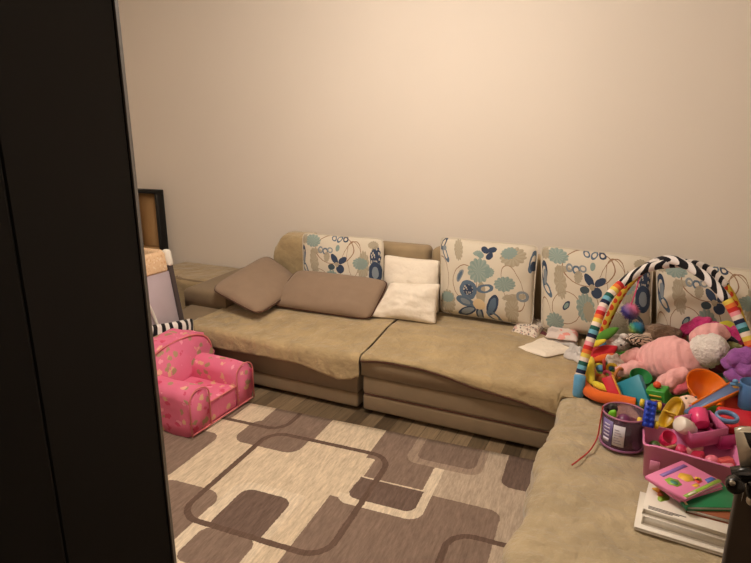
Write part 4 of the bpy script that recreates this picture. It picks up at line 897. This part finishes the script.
o = recenter(finish('red_tray', xf(nbox(-.09, .10, -.08, .08, -.02, .02, .012, 3), RT(V((0.4730, 2.5800, 0.5420)), 6, 4, 12)), plastic('vermilion2', (206, 36, 44)))); o.name = 'toy_tray'; tag(o, 'flat red plastic tray under the pale blue ring', 'tray')
o = recenter(finish('magenta_box', xf(obox(.12, .10, .06, .004), RT((.40, 2.48, .49), 0, -4, 30)), plastic('magenta_plastic', (176, 50, 110)))); o.name = 'toy_box'; tag(o, 'magenta toy box behind the smaller pink box, left of the blue ring', 'box')
t = thing('toy_bucket', 'slate blue toy bucket with a small tap at the right edge of the toys', 'bucket')
M = RT(V((0.5180, 2.7400, 0.5940)), 0, 0, 0); finish('shell', nlathe(cupprof(.055, .062, .12, .004), 40, M @ Matrix.Translation((0, 0, -.05))), plastic('bucket_blue', (74, 118, 170)), t)
finish('tap', ntube(spline([M @ V((-.05, -.02, .055)), M @ V((-.08, -.03, .062)), M @ V((-.10, -.03, .058))], 6), .008, 10), plastic('tap_blue', (96, 150, 196)), t)
finish('tap_knob', nblob(M @ V((-.082, -.03, .075)), (.012, .01, .01)), plastic('tap_blue', (96, 150, 196)), t); settle(t)
# small soft blocks lying in the tub
TC = [(212, 66, 104), (226, 130, 150), (188, 44, 60), (226, 150, 130), (206, 80, 110), (230, 160, 170), (196, 60, 90), (222, 110, 120), (214, 140, 150), (176, 40, 66), (226, 120, 140), (206, 90, 84), (70, 96, 44), (190, 150, 110), (222, 70, 110), (232, 170, 160)]
TL = ['crimson', 'rose', 'dark red', 'salmon', 'raspberry', 'light pink', 'wine', 'coral', 'dusty pink', 'burgundy', 'candy pink', 'brick red', 'olive green', 'sand', 'fuchsia', 'peach']
WH = ['at the right end of the pink tub', 'in the middle of the pink tub', 'near the front wall of the pink tub', 'beside the near wall inside the pink tub']
k = 0
for j in range(3):
    for i in range(6):
        if k >= 16: break
        x = .145 + .048 * i + .006 * (j % 2); y = 2.275 + .062 * j; z = .447 + .018 * noise.noise(V((i * 1.7, j * 2.3, 1))) + (.022 if i > 2 else .0)
        bm = nbox(-.027, .027, -.022, .022, -.022, .022, .007, 3) if k % 2 else nblob((0, 0, 0), (.028, .025, .025))
        o = recenter(finish('toy_block' if k % 2 else 'toy_egg', xf(bm, RT((x, y, z), random.uniform(-25, 25), random.uniform(-25, 25), random.uniform(0, 90))), plastic('bit_%d_%d_%d' % TC[k], TC[k])))
        tag(o, '%s small toy %s lying inside the pink tub' % (TL[k], 'block' if k % 2 else 'egg'), 'toy', 'small toys in the pink tub'); k += 1
# ---------------------------------------------------------------- books
M_PAGE = plastic('paper', (226, 218, 204), .8)
def book(label, c, W, Dp, T, rz, cover, spine=None, tilt=(0, 0), deco=None, boards=.003, cat='book'):
    t = thing('picture_book', label, cat, c, (math.radians(tilt[0]), math.radians(tilt[1]), math.radians(rz)))
    finish('pages', nbox(-W / 2 + .003, W / 2 - .004, -Dp / 2 + .004, Dp / 2 - .004, boards, T - boards), M_PAGE, t)
    bm = nbox(-W / 2, W / 2, -Dp / 2, Dp / 2, 0, boards, .001, 1); box(bm, -W / 2, W / 2, -Dp / 2, Dp / 2, T - boards, T, .001, 1); box(bm, -W / 2 - .001, -W / 2 + .003, -Dp / 2, Dp / 2, .0005, T - .0005)
    cv = finish('cover', bm, cover, t)
    if deco: deco(cv, W, Dp, T)
    return t
def patch(t, pts, z, mm, nm='cover_picture'): bm = bmesh.new(); fill(bm, pts, .0008, Matrix.Translation((0, 0, z))); finish(nm, bm, mm, t)
def ov(cx, cy, a, b, n=24, k=0, f=5): return [(cx + a * (1 + k * math.cos(f * q)) * math.cos(q), cy + b * (1 + k * math.cos(f * q)) * math.sin(q)) for q in [2 * math.pi * i / n for i in range(n)]]
C_W = plastic('cover_white', (236, 228, 214), .35); C_P = plastic('cover_pink', (232, 132, 176), .3); C_G = plastic('cover_green', (24, 122, 74), .35); C_B = plastic('cover_brown', (150, 84, 52), .45)
C_LG = plastic('print_green', (150, 190, 60), .4); C_Y = plastic('print_yellow', (236, 186, 60), .4); C_V = plastic('print_violet', (140, 104, 180), .4); C_BL = plastic('print_blue', (74, 100, 176), .4); C_R = plastic('print_red', (206, 60, 50), .4); C_O = plastic('print_cream', (240, 224, 160), .4)
zb = .390
book('wide white book at the very bottom of the pile on the blanket', (.240, 1.985, zb), .295, .225, .013, -4, C_W)
def dd(t, W, Dp, T):
    patch(t, ov(-.095, .045, .020, .016, 24, .15, 4), T, C_Y); patch(t, ov(-.078, .012, .018, .034, 24, .2, 3), T, C_LG); patch(t, ov(-.088, .02, .01, .014, 16, .2, 3), T + .0008, C_O2)
    for k in range(3): patch(t, [(-.115, -.070 - .007 * k), (.0 - .02 * k, -.070 - .007 * k), (.0 - .02 * k, -.0735 - .007 * k), (-.115, -.0735 - .007 * k)], T, plastic('print_ink', (90, 80, 76), .5), 'cover_text')
C_O2 = plastic('print_orange', (214, 120, 60), .4)
zb += .0135
book('white picture book with plain grey edges, second from the bottom of the pile', (.247, 1.992, zb), .264, .195, .034, -5, C_W); zb += .0345
book('white picture book with yellow and green drawing on its cover, third up in the pile', (.245, 1.995, zb), .260, .190, .022, -6, C_W, deco=dd); zb += .0225
book('brown edged book lying under the green one', (.325, 2.02, zb), .17, .15, .018, -2, C_B); zb += .0188
book('dark green hardback book under the two pink ones', (.296, 2.035, zb), .195, .14, .016, 24, C_G, deco=lambda t, W, Dp, T: patch(t, [(-.096, -.06), (-.088, -.06), (-.088, .06), (-.096, .06)], T, C_O, 'spine_band')); zb += .0168
def dp(t, W, Dp, T):
    patch(t, ov(-.052, .004, .024, .026, 24, .1, 6), T, C_LG); patch(t, ov(-.052, .0, .011, .014, 20, 0), T + .0008, plastic('print_teal', (70, 140, 120), .4))
    patch(t, ov(.014, .0, .026, .026, 24, .08, 5), T, C_Y); patch(t, ov(.044, -.026, .012, .012, 16, .1, 4), T, C_Y)
    patch(t, [(.018, -.044), (.042, -.044), (.045, -.024), (.02, -.020)], T, C_R); patch(t, [(-.014, -.054), (.012, -.054), (.012, -.038), (-.014, -.038)], T, C_Y)
    patch(t, [(-.095, -.0745), (.104, -.0745), (.104, -.060), (-.095, -.060)], T, C_LG, 'cover_band'); patch(t, [(.048, -.058), (.098, -.058), (.098, -.040), (.06, -.040)], T, C_BL)
    patch(t, [(-.055, .040), (.085, .040), (.085, .056), (-.055, .056)], T, C_V, 'cover_band')
    patch(t, [(-.075, -.0705), (-.035, -.0705), (-.035, -.064), (-.075, -.064)], T + .0008, C_W, 'cover_text')
book('pink board book directly under the topmost one, twisted slightly', (.232, 2.068, zb), .205, .145, .012, 47, C_P, boards=.002); zb += .0125
e = book('pink board book with green and yellow pictures on its cover, topmost of the pile', (.228, 2.062, zb), .208, .152, .013, 54, C_P, deco=dp, boards=.002)
# ---------------------------------------------------------------- folded pushchair at the near right
m = NT('brushed_silver'); m.base(lin((196, 188, 172))); m.set(.28, metal=.85); m.bump(m.noise(30, 2).outputs[0], .05, .002); M_SIL = m.m
M_BLK = plastic('black_plastic', (18, 16, 16), .22); M_PFAB = fabric('pushchair_cloth', (66, 54, 42), .08, .3, 400)
t = thing('pushchair', 'pushchair with silver side frame and black hinge at the right edge', 'pushchair')
S = V((0.2580, 1.4500, 0.9630))
def slabx(pts, x0, w, mm, nm, bev=.004): # outline in (y, z) extruded along x
    bm = bmesh.new(); fill(bm, [(p[0], p[1]) for p in pts], w, bev=bev); return finish(nm, xf(bm, Matrix(((0, 0, 1, x0), (1, 0, 0, 0), (0, 1, 0, 0), (0, 0, 0, 1)))), mm, t)
def front(pts, y, w, mm, nm, bev=.003): # outline in (x, z) at depth y, w thick backwards
    bm = bmesh.new(); fill(bm, [(p[0], p[2]) for p in pts], w, bev=bev); return finish(nm, xf(bm, Matrix(((1, 0, 0, 0), (0, 0, 1, y), (0, 1, 0, 0), (0, 0, 0, 1)))), mm, t)
YP = 1.40
front([V((0.2270, 1.4000, 1.0470)), V((0.2400, 1.4000, 1.0550)), V((0.3410, 1.4000, 1.0720)), V((0.3570, 1.4000, 0.9650)), V((0.3030, 1.4000, 0.9520)), V((0.2590, 1.4000, 0.9420)), V((0.2510, 1.4000, 0.9550)), V((0.2390, 1.4000, 0.9990))], YP, .022, M_SIL, 'side_shell', .004)
front([V((0.2430, 1.3900, 1.0490)), V((0.3360, 1.3900, 1.0660)), V((0.3470, 1.3900, 0.9930)), V((0.2940, 1.3900, 0.9860)), V((0.2760, 1.3900, 0.9960)), V((0.2570, 1.3900, 1.0190))], YP - .006, .01, M_BLK, 'shell_inset', .002)
bm = nlathe([(.016, 0), (.019, .003), (.019, .022), (.016, .025)], 32, RT(V((0.2370, 1.3700, 0.9380)), 90, 0, 0)); hg = finish('hinge', bm, M_BLK, t)
finish('hinge_cap', nlathe([(.006, .0), (.006, .004)], 16, RT(V((0.2290, 1.3450, 0.9480)), 90, 0, 0)), M_SIL, hg)
front([V((0.2300, 1.3800, 0.9530)), V((0.2590, 1.3800, 0.9670)), V((0.3480, 1.3800, 0.9790)), V((0.3510, 1.3800, 0.9600)), V((0.2660, 1.3800, 0.9430)), V((0.2430, 1.3800, 0.9130))], YP - .02, .03, M_BLK, 'hinge_arm', .003)
finish('lever', nblob(V((0.2810, 1.3900, 0.8890)), (.012, .01, .014)), M_SIL, t); finish('strut', ntube(spline([V((0.2730, 1.3900, 0.9310)), V((0.2740, 1.3900, 0.9100)), V((0.2820, 1.3900, 0.8940))], 6), .009, 12), M_BLK, t)
bt = [V((0.2530, 1.4000, 0.8570)), V((0.3640, 1.4000, 0.9180)), V((0.4050, 1.4000, 0.6500)), V((0.2750, 1.4000, 0.5960))]
x0_, x1_ = bt[0][0], .68
finish('seat_fabric', nbox(.252, .70, 1.415, 1.44, .42, .905, .008, 3), M_PFAB, t)
finish('seat_pad', nbox(.256, .70, 1.16, 1.44, .40, .43, .012, 3), M_PFAB, t)
for x in (.266, .686):
    finish('frame_tube', ntube([V((x, 1.425, .93)), V((x, 1.43, .60)), V((x, 1.44, .08))], .011, 12), M_SIL, t)
    finish('frame_tube', ntube([V((x, 1.425, .45)), V((x, 1.25, .25)), V((x, 1.10, .09))], .011, 12), M_SIL, t)
    for y in (1.10, 1.44): finish('wheel', nlathe([(.05, -.014), (.072, -.012), (.075, 0), (.072, .012), (.05, .014)], 32, RT((x + .028, y, .076), 0, 90, 0)), M_BLK, t)
settle(t); t.location.x += .014
# ---------------------------------------------------------------- ceiling lamp above the room (out of the picture)
t = thing('ceiling_lamp', 'round ceiling lamp in the middle of the room, above the picture', 'lamp')
m = NT('lamp_metal'); m.base(lin((200, 190, 170))); m.set(.4, metal=.7)
finish('canopy', nlathe([(.10, 2.975), (.11, 2.98), (.11, 2.998)], 32, Matrix.Translation((-1.15, 2.15, 0))), m.m, t)
finish('stem', nlathe([(.008, 2.62), (.008, 2.98)], 12, Matrix.Translation((-1.15, 2.15, 0))), m.m, t); settle(t)
